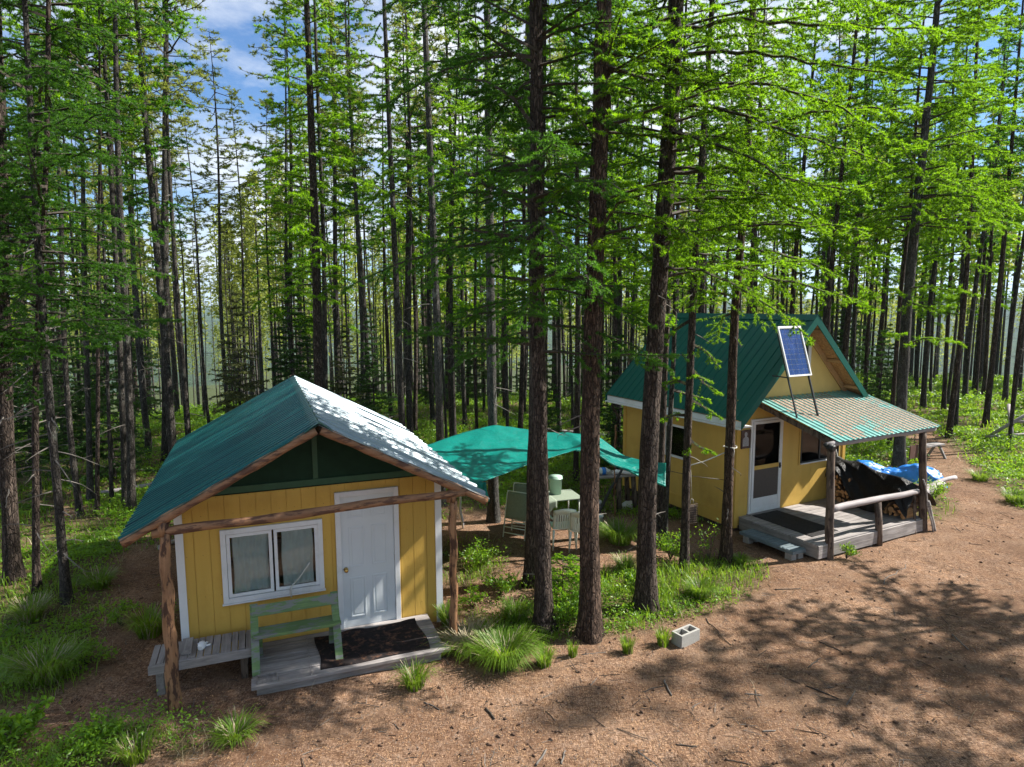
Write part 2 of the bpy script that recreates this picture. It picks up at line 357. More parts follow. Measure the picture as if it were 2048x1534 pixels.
def tarpmat(name, col, tr, rough=.35, tm=.35):
    m, nt, b, o = newmat(name)
    c = ramp(nt, noise_n(nt, 2.5, 5, .6), [(.3, tuple(q * .8 for q in col)), (.7, col)])
    nt.links.new(c, b.inputs['Base Color']); b.inputs['Roughness'].default_value = rough
    bump(nt, b, noise_n(nt, 9, 6, .7, dist=1.4), .6, .05)
    if tm:
        t = nt.nodes.new('ShaderNodeBsdfTranslucent'); t.inputs[0].default_value = (*tr, 1); x = nt.nodes.new('ShaderNodeMixShader'); x.inputs[0].default_value = tm
        nt.links.new(b.outputs[0], x.inputs[1]); nt.links.new(t.outputs[0], x.inputs[2]); nt.links.new(x.outputs[0], o.inputs[0])
    return m
def dull(m, v):
    m.node_tree.nodes['Principled BSDF'].inputs['Specular IOR Level'].default_value = v; return m
dull(M['darkgreen'], .12); dull(M['yellow'], .25); dull(M['yellow2'], .25); dull(M['greyplank'], .2); dull(M['greyplanky'], .2); dull(M['greylog'], .2); dull(M['log'], .25); dull(M['logx'], .25); dull(M['rubber'], .15); dull(M['dark'], .1); dull(M['needlemat'], .1)
M['tarp'] = tarpmat('turquoise_tarp', (.002, .29, .245), (.0, .46, .36))
M['blacktarp'] = tarpmat('black_plastic_sheet', (.008, .007, .007), (0, 0, 0), .38, 0); dull(M['blacktarp'], .3)
def metalroof(name, c0, c1, rough, metal, streak='x', coat=0.0, spec=.5):
    m, nt, b, o = newmat(name)
    vs = {'x': (.15, 3, .15), 'y': (3, .15, .15)}[streak]
    c = ramp(nt, noise_n(nt, 5, 5, .6, vs), [(.3, c0), (.72, c1)])
    nt.links.new(c, b.inputs['Base Color']); b.inputs['Roughness'].default_value = rough; b.inputs['Metallic'].default_value = metal; b.inputs['Specular IOR Level'].default_value = spec
    return m
M['roofgreen'] = metalroof('aged_green_roof', (.002, .04, .055), (.02, .17, .155), .28, .35)
M['roofgreen2'] = metalroof('green_roof_paint', (.002, .07, .052), (.004, .10, .075), .42, .0, spec=.25)
M['roofsilver'] = metalroof('bare_metal_roof', (.20, .27, .31), (.50, .56, .60), .48, .25, spec=.35)
M['rooflight'] = metalroof('light_teal_roof', (.09, .30, .27), (.24, .48, .44), .40, .2)

# ------------------------------------------------------------------ ground
def ground_mat():
    m, nt, b, o = newmat('needle_litter_ground')
    a = nt.nodes.new('ShaderNodeAttribute'); a.attribute_name = 'green'
    big = noise_n(nt, .55, 5, .6); mid = noise_n(nt, 4.5, 6, .65); fine = noise_n(nt, 100, 4, .8); st1 = noise_n(nt, 62, 4, .75, (1, .22, 1), rot=(0, 0, .5), dist=.8); st2 = noise_n(nt, 62, 4, .75, (.22, 1, 1), rot=(0, 0, .3), dist=.8)
    av = nt.nodes.new('ShaderNodeMath'); av.operation = 'ADD'; nt.links.new(st1, av.inputs[0]); nt.links.new(st2, av.inputs[1])
    av2 = nt.nodes.new('ShaderNodeMath'); av2.operation = 'ADD'; nt.links.new(av.outputs[0], av2.inputs[0]); nt.links.new(fine, av2.inputs[1])
    av3 = nt.nodes.new('ShaderNodeMath'); av3.operation = 'MULTIPLY'; av3.inputs[1].default_value = 1 / 3; nt.links.new(av2.outputs[0], av3.inputs[0])
    c = ramp(nt, av3.outputs[0], [(.40, (.022, .013, .009)), (.46, (.10, .056, .034)), (.52, (.27, .15, .085)), (.60, (.62, .41, .27))])
    c2 = ramp(nt, av3.outputs[0], [(.40, (.03, .018, .014)), (.49, (.15, .088, .056)), (.60, (.52, .37, .27))])
    c = mixc(nt, ramp(nt, mid, [(.35, (0, 0, 0)), (.65, (1, 1, 1))]), c, c2)
    c = mixc(nt, ramp(nt, big, [(.38, (.0, .0, .0)), (.66, (.7, .7, .7))]), c, (.10, .052, .03))
    worn = ramp(nt, noise_n(nt, .9, 6, .7, (1, 1.8, 1), dist=.5), [(.50, (0, 0, 0)), (.66, (.4, .4, .4))]); c = mixc(nt, worn, c, (.25, .165, .11)); damp = ramp(nt, noise_n(nt, 1.7, 6, .72, rot=(0, 0, 1)), [(.52, (0, 0, 0)), (.68, (.6, .6, .6))]); c = mixc(nt, damp, c, (.075, .043, .028))
    vor = nt.nodes.new('ShaderNodeTexVoronoi'); vor.inputs['Scale'].default_value = 9; t = nt.nodes.new('ShaderNodeTexCoord'); nt.links.new(t.outputs['Object'], vor.inputs['Vector'])
    spots = ramp(nt, vor.outputs['Distance'], [(.07, (1, 1, 1)), (.12, (0, 0, 0))]); c = mixc(nt, spots, c, (.04, .024, .018))
    g = ramp(nt, noise_n(nt, 7, 6, .7), [(.3, (.035, .04, .015)), (.55, (.06, .075, .022)), (.75, (.10, .12, .035))])
    gm = nt.nodes.new('ShaderNodeMath'); gm.operation = 'MULTIPLY'; gm.use_clamp = True; nt.links.new(a.outputs['Fac'], gm.inputs[0]); nt.links.new(ramp(nt, noise_n(nt, 2.6, 5, .7), [(.38, (.4, .4, .4)), (.6, (1, 1, 1))]), gm.inputs[1])
    c = mixc(nt, gm.outputs[0], c, g)
    nt.links.new(c, b.inputs['Base Color']); b.inputs['Roughness'].default_value = .95; b.inputs['Specular IOR Level'].default_value = .1
    bump(nt, b, av3.outputs[0], .9, .03)
    return m
M['ground'] = ground_mat()
th = np.concatenate([np.linspace(R(-55), R(55), 620), np.linspace(R(55), R(305), 60)[1:-1]])
rr = [0.0, .8, 1.6, 2.4, 3.2]
while rr[-1] < 700: rr.append(rr[-1] + max(.05, rr[-1] * .0105))
rr = np.array(rr); TT, RR = np.meshgrid(th, rr)
X = RR * np.sin(TT); Y = RR * np.cos(TT); Z = terrain(X, Y)
nr, na = X.shape
idx = np.arange(nr * na).reshape(nr, na); nx = np.roll(idx, -1, axis=1)
F4 = np.stack([idx[:-1], idx[1:], nx[1:], nx[:-1]], -1).reshape(-1, 4)
ga = green(X, Y) * .85; ga = np.where(RR > 42, 2.5, ga)
me = mesh_np('ground', np.stack([X, Y, Z], -1).reshape(-1, 3), F4, None, [M['ground']], attr={'green': ga.ravel()}, sm4=True)
tag(obj('ground', me), 'brown needle covered forest ground with green patches', 'ground', kind='structure')

# far wooded hills, rising across the valley
def hillmat():
    m, nt, b, o = newmat('far_forest_hill')
    c = ramp(nt, noise_n(nt, .035, 8, .75), [(.35, (.015, .035, .012)), (.6, (.045, .085, .025)), (.75, (.09, .13, .04))])
    nt.links.new(c, b.inputs['Base Color']); b.inputs['Roughness'].default_value = 1; bump(nt, b, noise_n(nt, .08, 6, .7), 1, 12); return m
M['hill'] = hillmat()
rr = np.geomspace(500, 6500, 60); th2 = np.linspace(R(-60), R(60), 200); TT, RR = np.meshgrid(th2, rr)
X = RR * np.sin(TT); Y = RR * np.cos(TT)
Z = -58 + smooth(700, 2600, RR) * (38 + 70 * fbm(X, Y, .0011, 4, 5)) * (0.75 + .5 * smooth(.1, .55, TT)) - 20 * smooth(3300, 6000, RR) + 12 * (fbm(X, Y, .01, 9, 4) - .5)
nr, na = X.shape; idx = np.arange(nr * na).reshape(nr, na)
F4 = np.stack([idx[:-1, :-1], idx[1:, :-1], idx[1:, 1:], idx[:-1, 1:]], -1).reshape(-1, 4)
tag(obj('hills', mesh_np('hills', np.stack([X, Y, Z], -1).reshape(-1, 3), F4, None, [M['hill']], sm4=True)), 'distant blue wooded hills beyond the forest', 'hills', kind='structure')

# ------------------------------------------------------------------ building helpers
def wall_boards(mb, u0, u1, base, topf, openings, pitch=.203, gap=.007, th=.018, face=0.0, mi=0):
    """vertical boards standing on the plane v=face (front towards -v), cut round the openings"""
    cuts = sorted(set([u0, u1] + [u0 + pitch * i for i in range(1, int((u1 - u0) / pitch) + 1) if u0 + pitch * i < u1 - .02] + [q for o in openings for q in (o[0], o[1]) if u0 < q < u1]))
    grooves = set(round(u0 + pitch * i, 4) for i in range(0, 60))
    for a, b in zip(cuts[:-1], cuts[1:]):
        c = (a + b) / 2
        aa = a + (gap / 2 if round(a, 4) in grooves else 0); bb = b - (gap / 2 if round(b, 4) in grooves else 0)
        segs = [(base, None)]
        for o in openings:
            if o[0] < c < o[1]:
                ns = []
                for (s, e) in segs:
                    if e is None: ns += [(s, o[2]), (o[3], None)]
                    else: ns.append((s, e))
                segs = ns
        for (s, e) in segs:
            ta, tb = (topf(aa), topf(bb)) if e is None else (e, e)
            if min(ta, tb) <= s: continue
            vs = [(aa, face, s), (bb, face, s), (bb, face, tb), (aa, face, ta), (aa, face + th, s), (bb, face + th, s), (bb, face + th, tb), (aa, face + th, ta)]
            mb.add(vs, [(0, 1, 2, 3), (5, 4, 7, 6), (4, 0, 3, 7), (1, 5, 6, 2), (4, 5, 1, 0), (3, 2, 6, 7)], mi)
            if aa > a: mb.box(a - .01, face + .012, s + .001, aa + .01, face + .0165, min(ta, tb) - .002, mi)
def frame_rect(mb, u0, w0, u1, w1, t, v0, v1, mi=0, bottom=True):
    mb.box(u0, v0, w0, u0 + t, v1, w1, mi); mb.box(u1 - t, v0, w0, u1, v1, w1, mi)
    mb.box(u0 + t, v0 + .002, w1 - t, u1 - t, v1 - .002, w1 - .001, mi)
    if bottom: mb.box(u0 + t, v0 + .002, w0 + .001, u1 - t, v1 - .002, w0 + t, mi)
rnd = random.Random(5)

# ================================================================== CABIN 1 (small, front left)
cab1 = thing('small_cabin', 'small yellow gabled cabin on the left with white door, front window and log porch beam', 'cabin', O1, A1)
W, D, RH, HE, EH, OV, DB = 3.67, 4.95, 3.42, 2.186, 2.313, .866, 5.35
cu = W / 2
rooftop = lambda u: RH - abs(u - cu) * (RH - HE) / EH
win = (.60, 1.84, .885, 1.825); door1 = (2.16, 2.95, .10, 2.20)
mb = MB(); wall_boards(mb, 0, W, -.25, lambda u: 2.40, [win, door1]); mb.build('front_wall', M['yellow'], cab1)
mb = MB()
for i in range(1, 18):
    for w_ in (.35, .95, 1.55, 2.1, 2.35):
        u_ = i * .203 - .1
        if not any(o[0] - .09 < u_ < o[1] + .09 and o[2] - .09 < w_ < o[3] + .09 for o in (win, door1)): mb.box(u_, -.0025, w_, u_ + .007, -.0005, w_ + .007)
tag(mb.build('nail', M['barkbrown'], cab1), kind='stuff')
mb = MB(); mb.box(0, .02, -.25, .03, D, 2.36); mb.box(W - .03, .02, -.25, W, D, 2.36)
for i in range(24):
    for uu in (-.012, W): mb.box(uu, .03 + i * .205, -.25, uu + .012, .03 + i * .205 + .198, 2.33)
mb.box(.03, D - .03, -.25, W - .03, D, 2.36); mb.build('side_wall', M['yellow'], cab1)
mb = MB(); mb.box(.03, .03, -.02, W - .03, D - .03, 0.0); mb.build('floor', M['greyplank'], cab1)
# gable panel
gp = MB()
for vv, s in ((-.004, 1), (.016, -1)):
    pass
h0 = 2.40
ul, ur = cu - (RH - .07 - h0) * EH / (RH - HE), cu + (RH - .07 - h0) * EH / (RH - HE)
ul, ur = max(ul, 0.0), min(ur, W)
tz0 = rooftop(0) - .07
pts = [(0, h0), (W, h0), (W, tz0), (cu, RH - .07), (0, tz0)]
gp.add([(u, -.012, w) for u, w in pts] + [(u, .02, w) for u, w in pts], [(0, 1, 2, 3, 4), (9, 8, 7, 6, 5)] + [(i, i + 5, (i + 1) % 5 + 5, (i + 1) % 5) for i in range(5)])
gab = gp.build('gable_panel', M['darkgreen'], cab1)
mb = MB(); mb.box(cu - .035, -.032, h0 + .09, cu + .035, -.013, RH - .12); mb.box(0.02, -.036, h0 - .005, W - .02, -.014, h0 + .085)
mb.build('batten', M['trimgreen'], cab1)
mb = MB(); mb.tube([(cu + .02, -.20, RH - .20), (cu + .02, .35, RH - .2)], [.075, .075], 12, rnd=rnd, jit=.05); mb.build('ridge_log', M['bark_pine'], cab1)
for u0 in (-.02, W - .08):
    mb = MB(); mb.box(u0, -.026, -.25, u0 + .10, -.001, 2.385); mb.box(u0 + (0 if u0 < 0 else .075), -.0, -.25, u0 + (.025 if u0 < 0 else .1), .09, 2.3)
    mb.build('corner_trim', M['white'], cab1)
# window
wf = MB(); frame_rect(wf, .535, .82, 1.90, 1.885, .07, -.045, .0)
wf.box(.52, -.06, .80, 1.915, -.0, .819)
wfo = wf.build('window_frame', M['white'], cab1, bevel=.004)
for (a, b) in ((.61, 1.205), (1.23, 1.83)):
    s_ = MB(); frame_rect(s_, a, .90, b, 1.81, .045, -.034, -.004); so_ = s_.build('sash', M['white'], wfo)
    g_ = MB(); g_.box(a + .04, -.018, .94, b - .04, -.014, 1.77); g_.build('pane', M['glass'], wfo)
for (a, b, m_) in ((.68, 1.15, 'curtain'), (1.33, 1.76, 'curtain')):
    us = np.linspace(a, b, 40); ws = np.linspace(.90, 1.8, 20)
    P = np.array([[(u + .006 * math.sin(w * 9 + u * 4), .045 + .010 * math.sin(u * 78) * (1.3 - .3 * w), w) for w in ws] for u in us])
    c_ = MB(); c_.grid(P); c_.build('curtain', M['curtain'], wfo, solid=.003)
ct = MB(); ct.tube([(1.48, -.05, .985), (1.55, -.07, 1.06), (1.66, -.055, 1.2), (1.70, -.05, 1.26)], .010, 6); ct.tube([(1.50, -.05, 1.00), (1.44, -.06, .95), (1.425, -.065, .84), (1.43, -.06, .78)], .012, 6); ct.build('window_catch', M['cord'], wfo)
# door
df = MB(); frame_rect(df, 2.085, .075, 3.02, 2.25, .075, -.045, .015, bottom=False); df.build('door_frame', M['white'], cab1, bevel=.004)
d_ = MB(); d_.box(2.162, -.012, .13, 2.943, .03, 2.172)
def panel(u0, w0, u1, w1):
    t = .022
    d_.box(u0, -.020, w0, u0 + t, -.011, w1); d_.box(u1 - t, -.020, w0, u1, -.011, w1)
    d_.box(u0 + t, -.0198, w0, u1 - t, -.011, w0 + t); d_.box(u0 + t, -.0198, w1 - t, u1 - t, -.011, w1)
    d_.box(u0 + .045, -.017, w0 + .045, u1 - .045, -.0115, w1 - .045)
for (a, b) in ((2.27, 2.50), (2.605, 2.835)):
    panel(a, .30, b, .92); panel(a, 1.08, b, 1.70); panel(a, 1.83, b, 2.04)
dr = d_.build('door', M['door'], cab1, bevel=.003)
for w_ in (.35, 1.1, 1.9): mb = MB(); mb.box(2.944, -.022, w_, 2.958, -.012, w_ + .09); mb.build('hinge', M['brass'], dr)
k_ = MB()
for i in range(1): k_.tube([(2.215, -.012, 1.06), (2.215, -.02, 1.06), (2.215, -.02, 1.06), (2.215, -.05, 1.06), (2.215, -.055, 1.06), (2.215, -.075, 1.06), (2.215, -.09, 1.06), (2.215, -.096, 1.06)], [.034, .034, .014, .012, .024, .031, .026, .008], 16)
k_.build('door_handle', M['brass'], dr)
mb = MB(); mb.box(2.085, -.12, .045, 3.02, .02, .074); mb.box(2.17, -.03, .076, 2.94, .03, .126, 0); mb.build('threshold', M['white'], cab1)
# roof sheets: corrugations run from ridge to eave
def roof_sheet(side, per, prof, dr0=0.0):
    vs_ = []; n = int((DB + OV) / per * 12) if prof == 'sine' else None
    if prof == 'sine':
        vv = np.linspace(-OV - .03, DB, n); hh = .016 * np.sin(2 * PI * vv / per)
    else:
        vv = []; hh = []; v = -OV - .03
        while v < DB:
            for a, h in ((0, 0), (.52, 0), (.62, .030), (.86, .030), (.97, 0)): vv.append(v + a * per); hh.append(h)
            v += per
        vv = np.array(vv); hh = np.array(hh)
    ss = np.linspace(0, 1, 14)
    P = np.zeros((len(ss), len(vv), 3)); sl_ = math.atan2(RH - HE, EH)
    for i, s_ in enumerate(ss):
        u = cu + side * s_ * (EH + .04); w = RH - s_ * (EH + .04) * math.tan(sl_)
        hq = hh * (1.4 if side > 0 else 1); P[i, :, 0] = u + side * math.sin(sl_) * hq; P[i, :, 1] = vv; P[i, :, 2] = w + math.cos(sl_) * hq
    m = MB(); m.grid(P, flip=(side > 0), smooth_=False); return m
roof_sheet(-1, .15, 'trap').build('roof', M['roofgreen'], cab1, solid=.003)
roof_sheet(1, .40, 'trap').build('roof', M['roofsilver'], cab1, solid=.003)
rc = MB(); sl_ = math.atan2(RH - HE, EH)
for side in (-1, 1):
    P = []
    for v in (-OV - .05, DB + .02): P.append([(cu + side * q, v, RH + .028 - q * math.tan(sl_) - (.02 if q > .16 else 0)) for q in (0.0, .06, .17, .175)])
    rc.grid(np.array(P), flip=side > 0, smooth_=False)
rc.build('ridge_cap', M['roofgreen'], cab1, solid=.004)
mb = MB()
for side in (-1, 1):
    for q in (.25, .8, 1.35, 1.9, 2.25):
        for k in range(20):
            v_ = -OV + .1 + k * .3; u_ = cu + side * q; w_ = RH - q * math.tan(sl_) + .004; mb.box(u_ - .008, v_ - .008, w_, u_ + .008, v_ + .008, w_ + .012)
tag(mb.build('roof_screw', M['steel'], cab1), kind='stuff')
# pole rafters at the front edge and inside, purlins below
for side in (-1, 1):
    mb = MB(); a = (cu + side * .03, -OV + .01, RH - .075); b = (cu + side * (EH + .0), -OV + .01, HE - .055)
    n = 24; pts = [tuple(np.array(a) + (np.array(b) - np.array(a)) * i / n) for i in range(n + 1)]
    mb.tube(pts, [.056 + .006 * math.sin(i * 1.1) for i in range(n + 1)], 10, rnd=rnd, jit=.05); mb.build('rafter', M['logx'], cab1)
    mb = MB()
    for q in (.25, .8, 1.35, 1.9, 2.22):
        u = cu + side * q; w = RH - q * math.tan(sl_) - .055
        mb.box(u - .045, -OV + .08, w - .035, u + .045, DB - .05, w + .02)
    mb.build('purlin', M['rawwood'], cab1)
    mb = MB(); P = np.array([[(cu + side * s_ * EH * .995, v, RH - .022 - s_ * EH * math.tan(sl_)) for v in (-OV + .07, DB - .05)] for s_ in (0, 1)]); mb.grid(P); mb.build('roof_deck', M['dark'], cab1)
# log porch beam and posts
bm_ = MB(); n = 20; a = np.array([-.16, -.86, 2.21]); b = np.array([3.80, -.86, 2.31])
bm_.tube([tuple(a + (b - a) * i / n + np.array([0, .012 * math.sin(i * .9), .012 * math.sin(i * .6)])) for i in range(n + 1)], [.058 + .004 * math.sin(i) for i in range(n + 1)], 10, rnd=rnd, jit=.06)
bm_.build('porch_beam', M['logx'], cab1)
for (u0, v0, u1, v1, r0, r1) in ((-.03, -1.0, -.03, -.86, .085, .062), (3.665, -.72, 3.64, -.86, .062, .056)):
    mb = MB(); wx, wy, _ = P1(u0, v0); zb = tz(wx, wy) - .1
    n = 16; mb.tube([(u0 + (u1 - u0) * i / n + .012 * math.sin(i * 1.3), v0 + (v1 - v0) * i / n, zb + (2.2 - zb) * i / n) for i in range(n + 1)], [r0 + (r1 - r0) * i / n + .004 * math.sin(i * 2) for i in range(n + 1)], 12, rnd=rnd, jit=.05)
    mb.tube([(u1 - .02, v1, 2.17), (u1 - .0, v1 + .02, 2.34)], [.07, .075], 10, rnd=rnd, jit=.1)
    mb.build('porch_post', M['log'] if u0 < 1 else M['log'], cab1)

# deck before the door
dk = thing('door_deck', 'low grey plank deck before the white door of the small cabin', 'deck', P1(0, 0, 0), A1)
for i in range(5):
    v0 = -1.17 + i * .232; mb = MB(); e = rnd.uniform(-.01, .02)
    mb.box(.885 - e, v0, .105, 3.42 + e + (.06 if i == 0 else 0), v0 + .222, .15 + rnd.uniform(-.004, .003)); mb.build('deck_board', M['greyplank'], dk, bevel=.004)
mb = MB(); mb.box(1.60, -1.16, .152, 1.615, -.03, .16); mb.box(.93, -1.12, -.05, 3.36, -1.03, .104); mb.box(.93, -.6, -.05, 3.36, -.52, .104); mb.box(.93, -.1, -.05, 3.36, -.02, .104); mb.build('joist', M['greyplank'], dk)
mat_ = MB(); us = np.linspace(1.73, 3.22, 60); vs = np.linspace(-1.08, -.17, 36)
P = np.array([[(u + .02 * math.sin(v * 6), v + .012 * math.sin(u * 5), .158 + .006 * math.sin(u * 9 + v * 3) + (.03 * max(0, (v + .3) / .13) * max(0, math.sin(u * 6.3)) if v > -.3 else 0)) for v in vs] for u in us])
mat_.grid(P, flip=False)
rubber = mat_.build('door_mat', M['needlemat'], None, P1(0, 0, 0), A1, solid=.008); tag(rubber, 'ragged black rubber mat covered in needles before the white door', 'mat')

# green bench
bn = thing('bench', 'worn light green wooden bench in front of the small cabin window', 'bench', P1(0, 0, 0), A1)
for u in (.93, 1.99):
    mb = MB(); s = 1 if u > 1.5 else -1
    mb.beam((u, -.90, .152), (u + .0, -.43, .93), .04, .10, upv=(1, 0, 0)); mb.build('leg', M['benchgreen'], bn, bevel=.003)
    mb = MB(); mb.beam((u + .0 - s * .045, -.40, .152), (u - s * .045, -.55, .56), .04, .09, upv=(1, 0, 0)); mb.build('leg', M['benchgreen'], bn, bevel=.003)
mb = MB(); mb.box(.91, -.73, .555, 2.05, -.45, .60); mb.build('seat', M['benchgreen'], bn, bevel=.005)
mb = MB(); mb.beam((.90, -.50, .855), (2.03, -.50, .855), .035, .15, upv=(0, .5, 1)); mb.build('backrest', M['benchgreen'], bn, bevel=.005)
# slatted low table
tb = thing('plank_table', 'low grey slatted plank table at the left corner of the small cabin', 'table', P1(0, 0, 0), A1)
u = -.33
i = 0
while u < .86:
    w_ = rnd.choice((.085, .1, .135, .09)); mb = MB(); mb.box(u, -.64 + rnd.uniform(-.02, .01), .40, u + w_ - .012, -.12, .432 + rnd.uniform(-.004, .004)); mb.build('slat', M['greyplanky'], tb, bevel=.003); u += w_; i += 1
mb = MB(); mb.box(-.34, -.685, .31, .88, -.647, .425); mb.box(-.33, -.15, .31, .88, -.115, .398); mb.build('apron', M['greyplank'], tb, bevel=.003)
for (a, b) in ((-.22, -.6), (.78, -.58), (-.22, -.2), (.78, -.2)):
    mb = MB(); mb.box(a - .045, b - .04, -.15, a + .045, b + .04, .395); mb.build('leg', M['greylog'] if a > 0 else M['greyplanky'], tb, bevel=.004)
mb = MB(); mb.box(.02, -.55, .434, .15, -.20, .50); tag(mb.build('wood_block', M['greyplanky'], None, P1(0, 0, 0), A1, bevel=.006), 'short grey wood block lying on the slatted table', 'wood block')
# work glove: palm with fingers
gl = MB(); gc = np.array([.27, -.42, .455])
gl.tube([tuple(gc + q) for q in ((-.02, -.07, 0), (-.01, -.03, .005), (.0, .02, .008), (.0, .06, .004))], [.03, .05, .055, .04], 10)
for k, (dx, l) in enumerate(((-.04, .05), (-.015, .07), (.012, .075), (.04, .06))):
    gl.tube([tuple(gc + np.array((dx, .05, .0))), tuple(gc + np.array((dx * 1.3, .05 + l * .6, .0))), tuple(gc + np.array((dx * 1.5, .05 + l, -.012)))], [.016, .014, .009], 7)
gl.tube([tuple(gc + np.array((.04, -.01, 0))), tuple(gc + np.array((.085, .01, -.004))), tuple(gc + np.array((.105, .04, -.01)))], [.018, .015, .009], 7)
tag(gl.build('work_glove', M['white'], None, P1(0, 0, 0), A1), 'white work glove lying on the slatted plank table', 'glove')
# tray on the deck corner
ty = MB(); ty.box(.93, -1.12, .152, 1.19, -.97, .16); ty.box(.93, -1.12, .161, .945, -.97, .2); ty.box(1.175, -1.12, .161, 1.19, -.97, .2); ty.box(.946, -1.12, .161, 1.174, -1.105, .199); ty.box(.946, -.985, .161, 1.174, -.97, .199)
tag(ty.build('shallow_box', M['greyplanky'], None, P1(0, 0, 0), A1, bevel=.002), 'shallow grey wooden box on the left front corner of the deck', 'box')

# ================================================================== CABIN 2 (tall gable, right)
cab2 = thing('gabled_cabin', 'yellow cabin on the right with steep green metal roof and front porch', 'cabin', O2, A2)
W, D, RH, HE, EH, OV, DB = 3.65, 3.97, 4.541, 2.39, 2.171, .46, 4.31
cu = W / 2; S2 = (RH - HE) / EH
rooftop2 = lambda u: RH - .06 - abs(u - cu) * S2
door2 = (.47, 1.36, .20, 2.22); win2 = (2.06, 3.40, 1.14, 1.95); att = (1.42, 2.22, 3.34, 3.97)
mb = MB(); wall_boards(mb, 0, W, -.06, lambda u: 2.75, [door2, win2], pitch=1.22, gap=.004); mb.build('front_wall', M['yellow2'], cab2)
mb = MB()
a_ = (2.755, rooftop2(0))
uL = cu - (RH - .06 - 2.755) / S2; uR = 2 * cu - uL
# gable triangle split round the attic window
def tri_strip(u0, u1, lo):
    n = 6; us = np.linspace(u0, u1, n + 1)
    for a, b in zip(us[:-1], us[1:]):
        ta, tb_ = max(rooftop2(a), lo), max(rooftop2(b), lo)
        mb.add([(a, 0, lo), (b, 0, lo), (b, 0, tb_), (a, 0, ta), (a, .018, lo), (b, .018, lo), (b, .018, tb_), (a, .018, ta)], [(0, 1, 2, 3), (5, 4, 7, 6), (4, 0, 3, 7), (1, 5, 6, 2), (3, 2, 6, 7)])
tri_strip(uL, att[0], 2.755); tri_strip(att[1], uR, 2.755); tri_strip(att[0], cu, att[3]); tri_strip(cu, att[1], att[3]); mb.box(att[0], 0, 2.755, att[1], .018, att[2])
mb.build('gable_wall', dull(paint('pale_yellow_paint', (.62, .47, .17), .6, .08, 2.5, .3, 40), .2), cab2)
mb = MB(); sw = (1.45, 2.25, 1.15, 1.86)      # window in the long side
for (v0, v1, w0, w1) in ((0.019, sw[0], -.06, 2.2), (sw[1], D, -.06, 2.2), (sw[0], sw[1], -.06, sw[2]), (sw[0], sw[1], sw[3], 2.2)): mb.box(0, v0, w0, .02, v1, w1)
mb.box(W - .02, .019, -.06, W, D, 2.2); mb.box(.02, D - .02, -.06, W - .02, D, 2.4); mb.build('side_wall', M['yellow2'], cab2)
mb = MB()

for q in ((-.022, .02, -.10, -.002, D, .18), (-.026, .001, .185, -.002, D, .205), (-.02, D - .12, .206, -.002, D, 2.2), (-.02, .002, .206, -.002, .09, 2.2), (-.01, -.02, -.10, .10, -.002, 2.6), (W - .09, -.02, -.06, W + .01, -.002, 2.2)):
    mb = MB(); mb.box(*q); mb.build('trim_board', M['yellow'], cab2, bevel=.002)
mb = MB(); mb.box(.03, .03, 0, W - .03, D - .03, .02); mb.build('floor', M['greyplank'], cab2)
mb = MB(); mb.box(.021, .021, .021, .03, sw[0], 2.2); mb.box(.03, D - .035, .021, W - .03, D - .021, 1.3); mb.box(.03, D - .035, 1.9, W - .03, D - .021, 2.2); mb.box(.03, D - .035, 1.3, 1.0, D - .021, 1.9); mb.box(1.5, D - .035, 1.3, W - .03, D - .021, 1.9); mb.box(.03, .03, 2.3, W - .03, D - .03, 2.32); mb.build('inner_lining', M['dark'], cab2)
for (a, b) in ((.3, .4), (1.8, .4), (3.3, .4), (.3, 2.2), (3.3, 2.2), (.2, 3.7), (.8, 3.75), (1.8, 3.7), (3.3, 3.7)):
    mb = MB(); mb.tube([(a, b, -.75), (a, b, -.061)], [.09, .08], 8, rnd=rnd, jit=.06); mb.build('pier', M['greylog'], cab2)
mb = MB(); mb.beam((.12, .02, -.14), (.12, D - .02, -.14), .1, .14); mb.beam((W - .12, .02, -.14), (W - .12, D - .02, -.14), .1, .14); mb.build('sill_beam', M['greylog'], cab2)
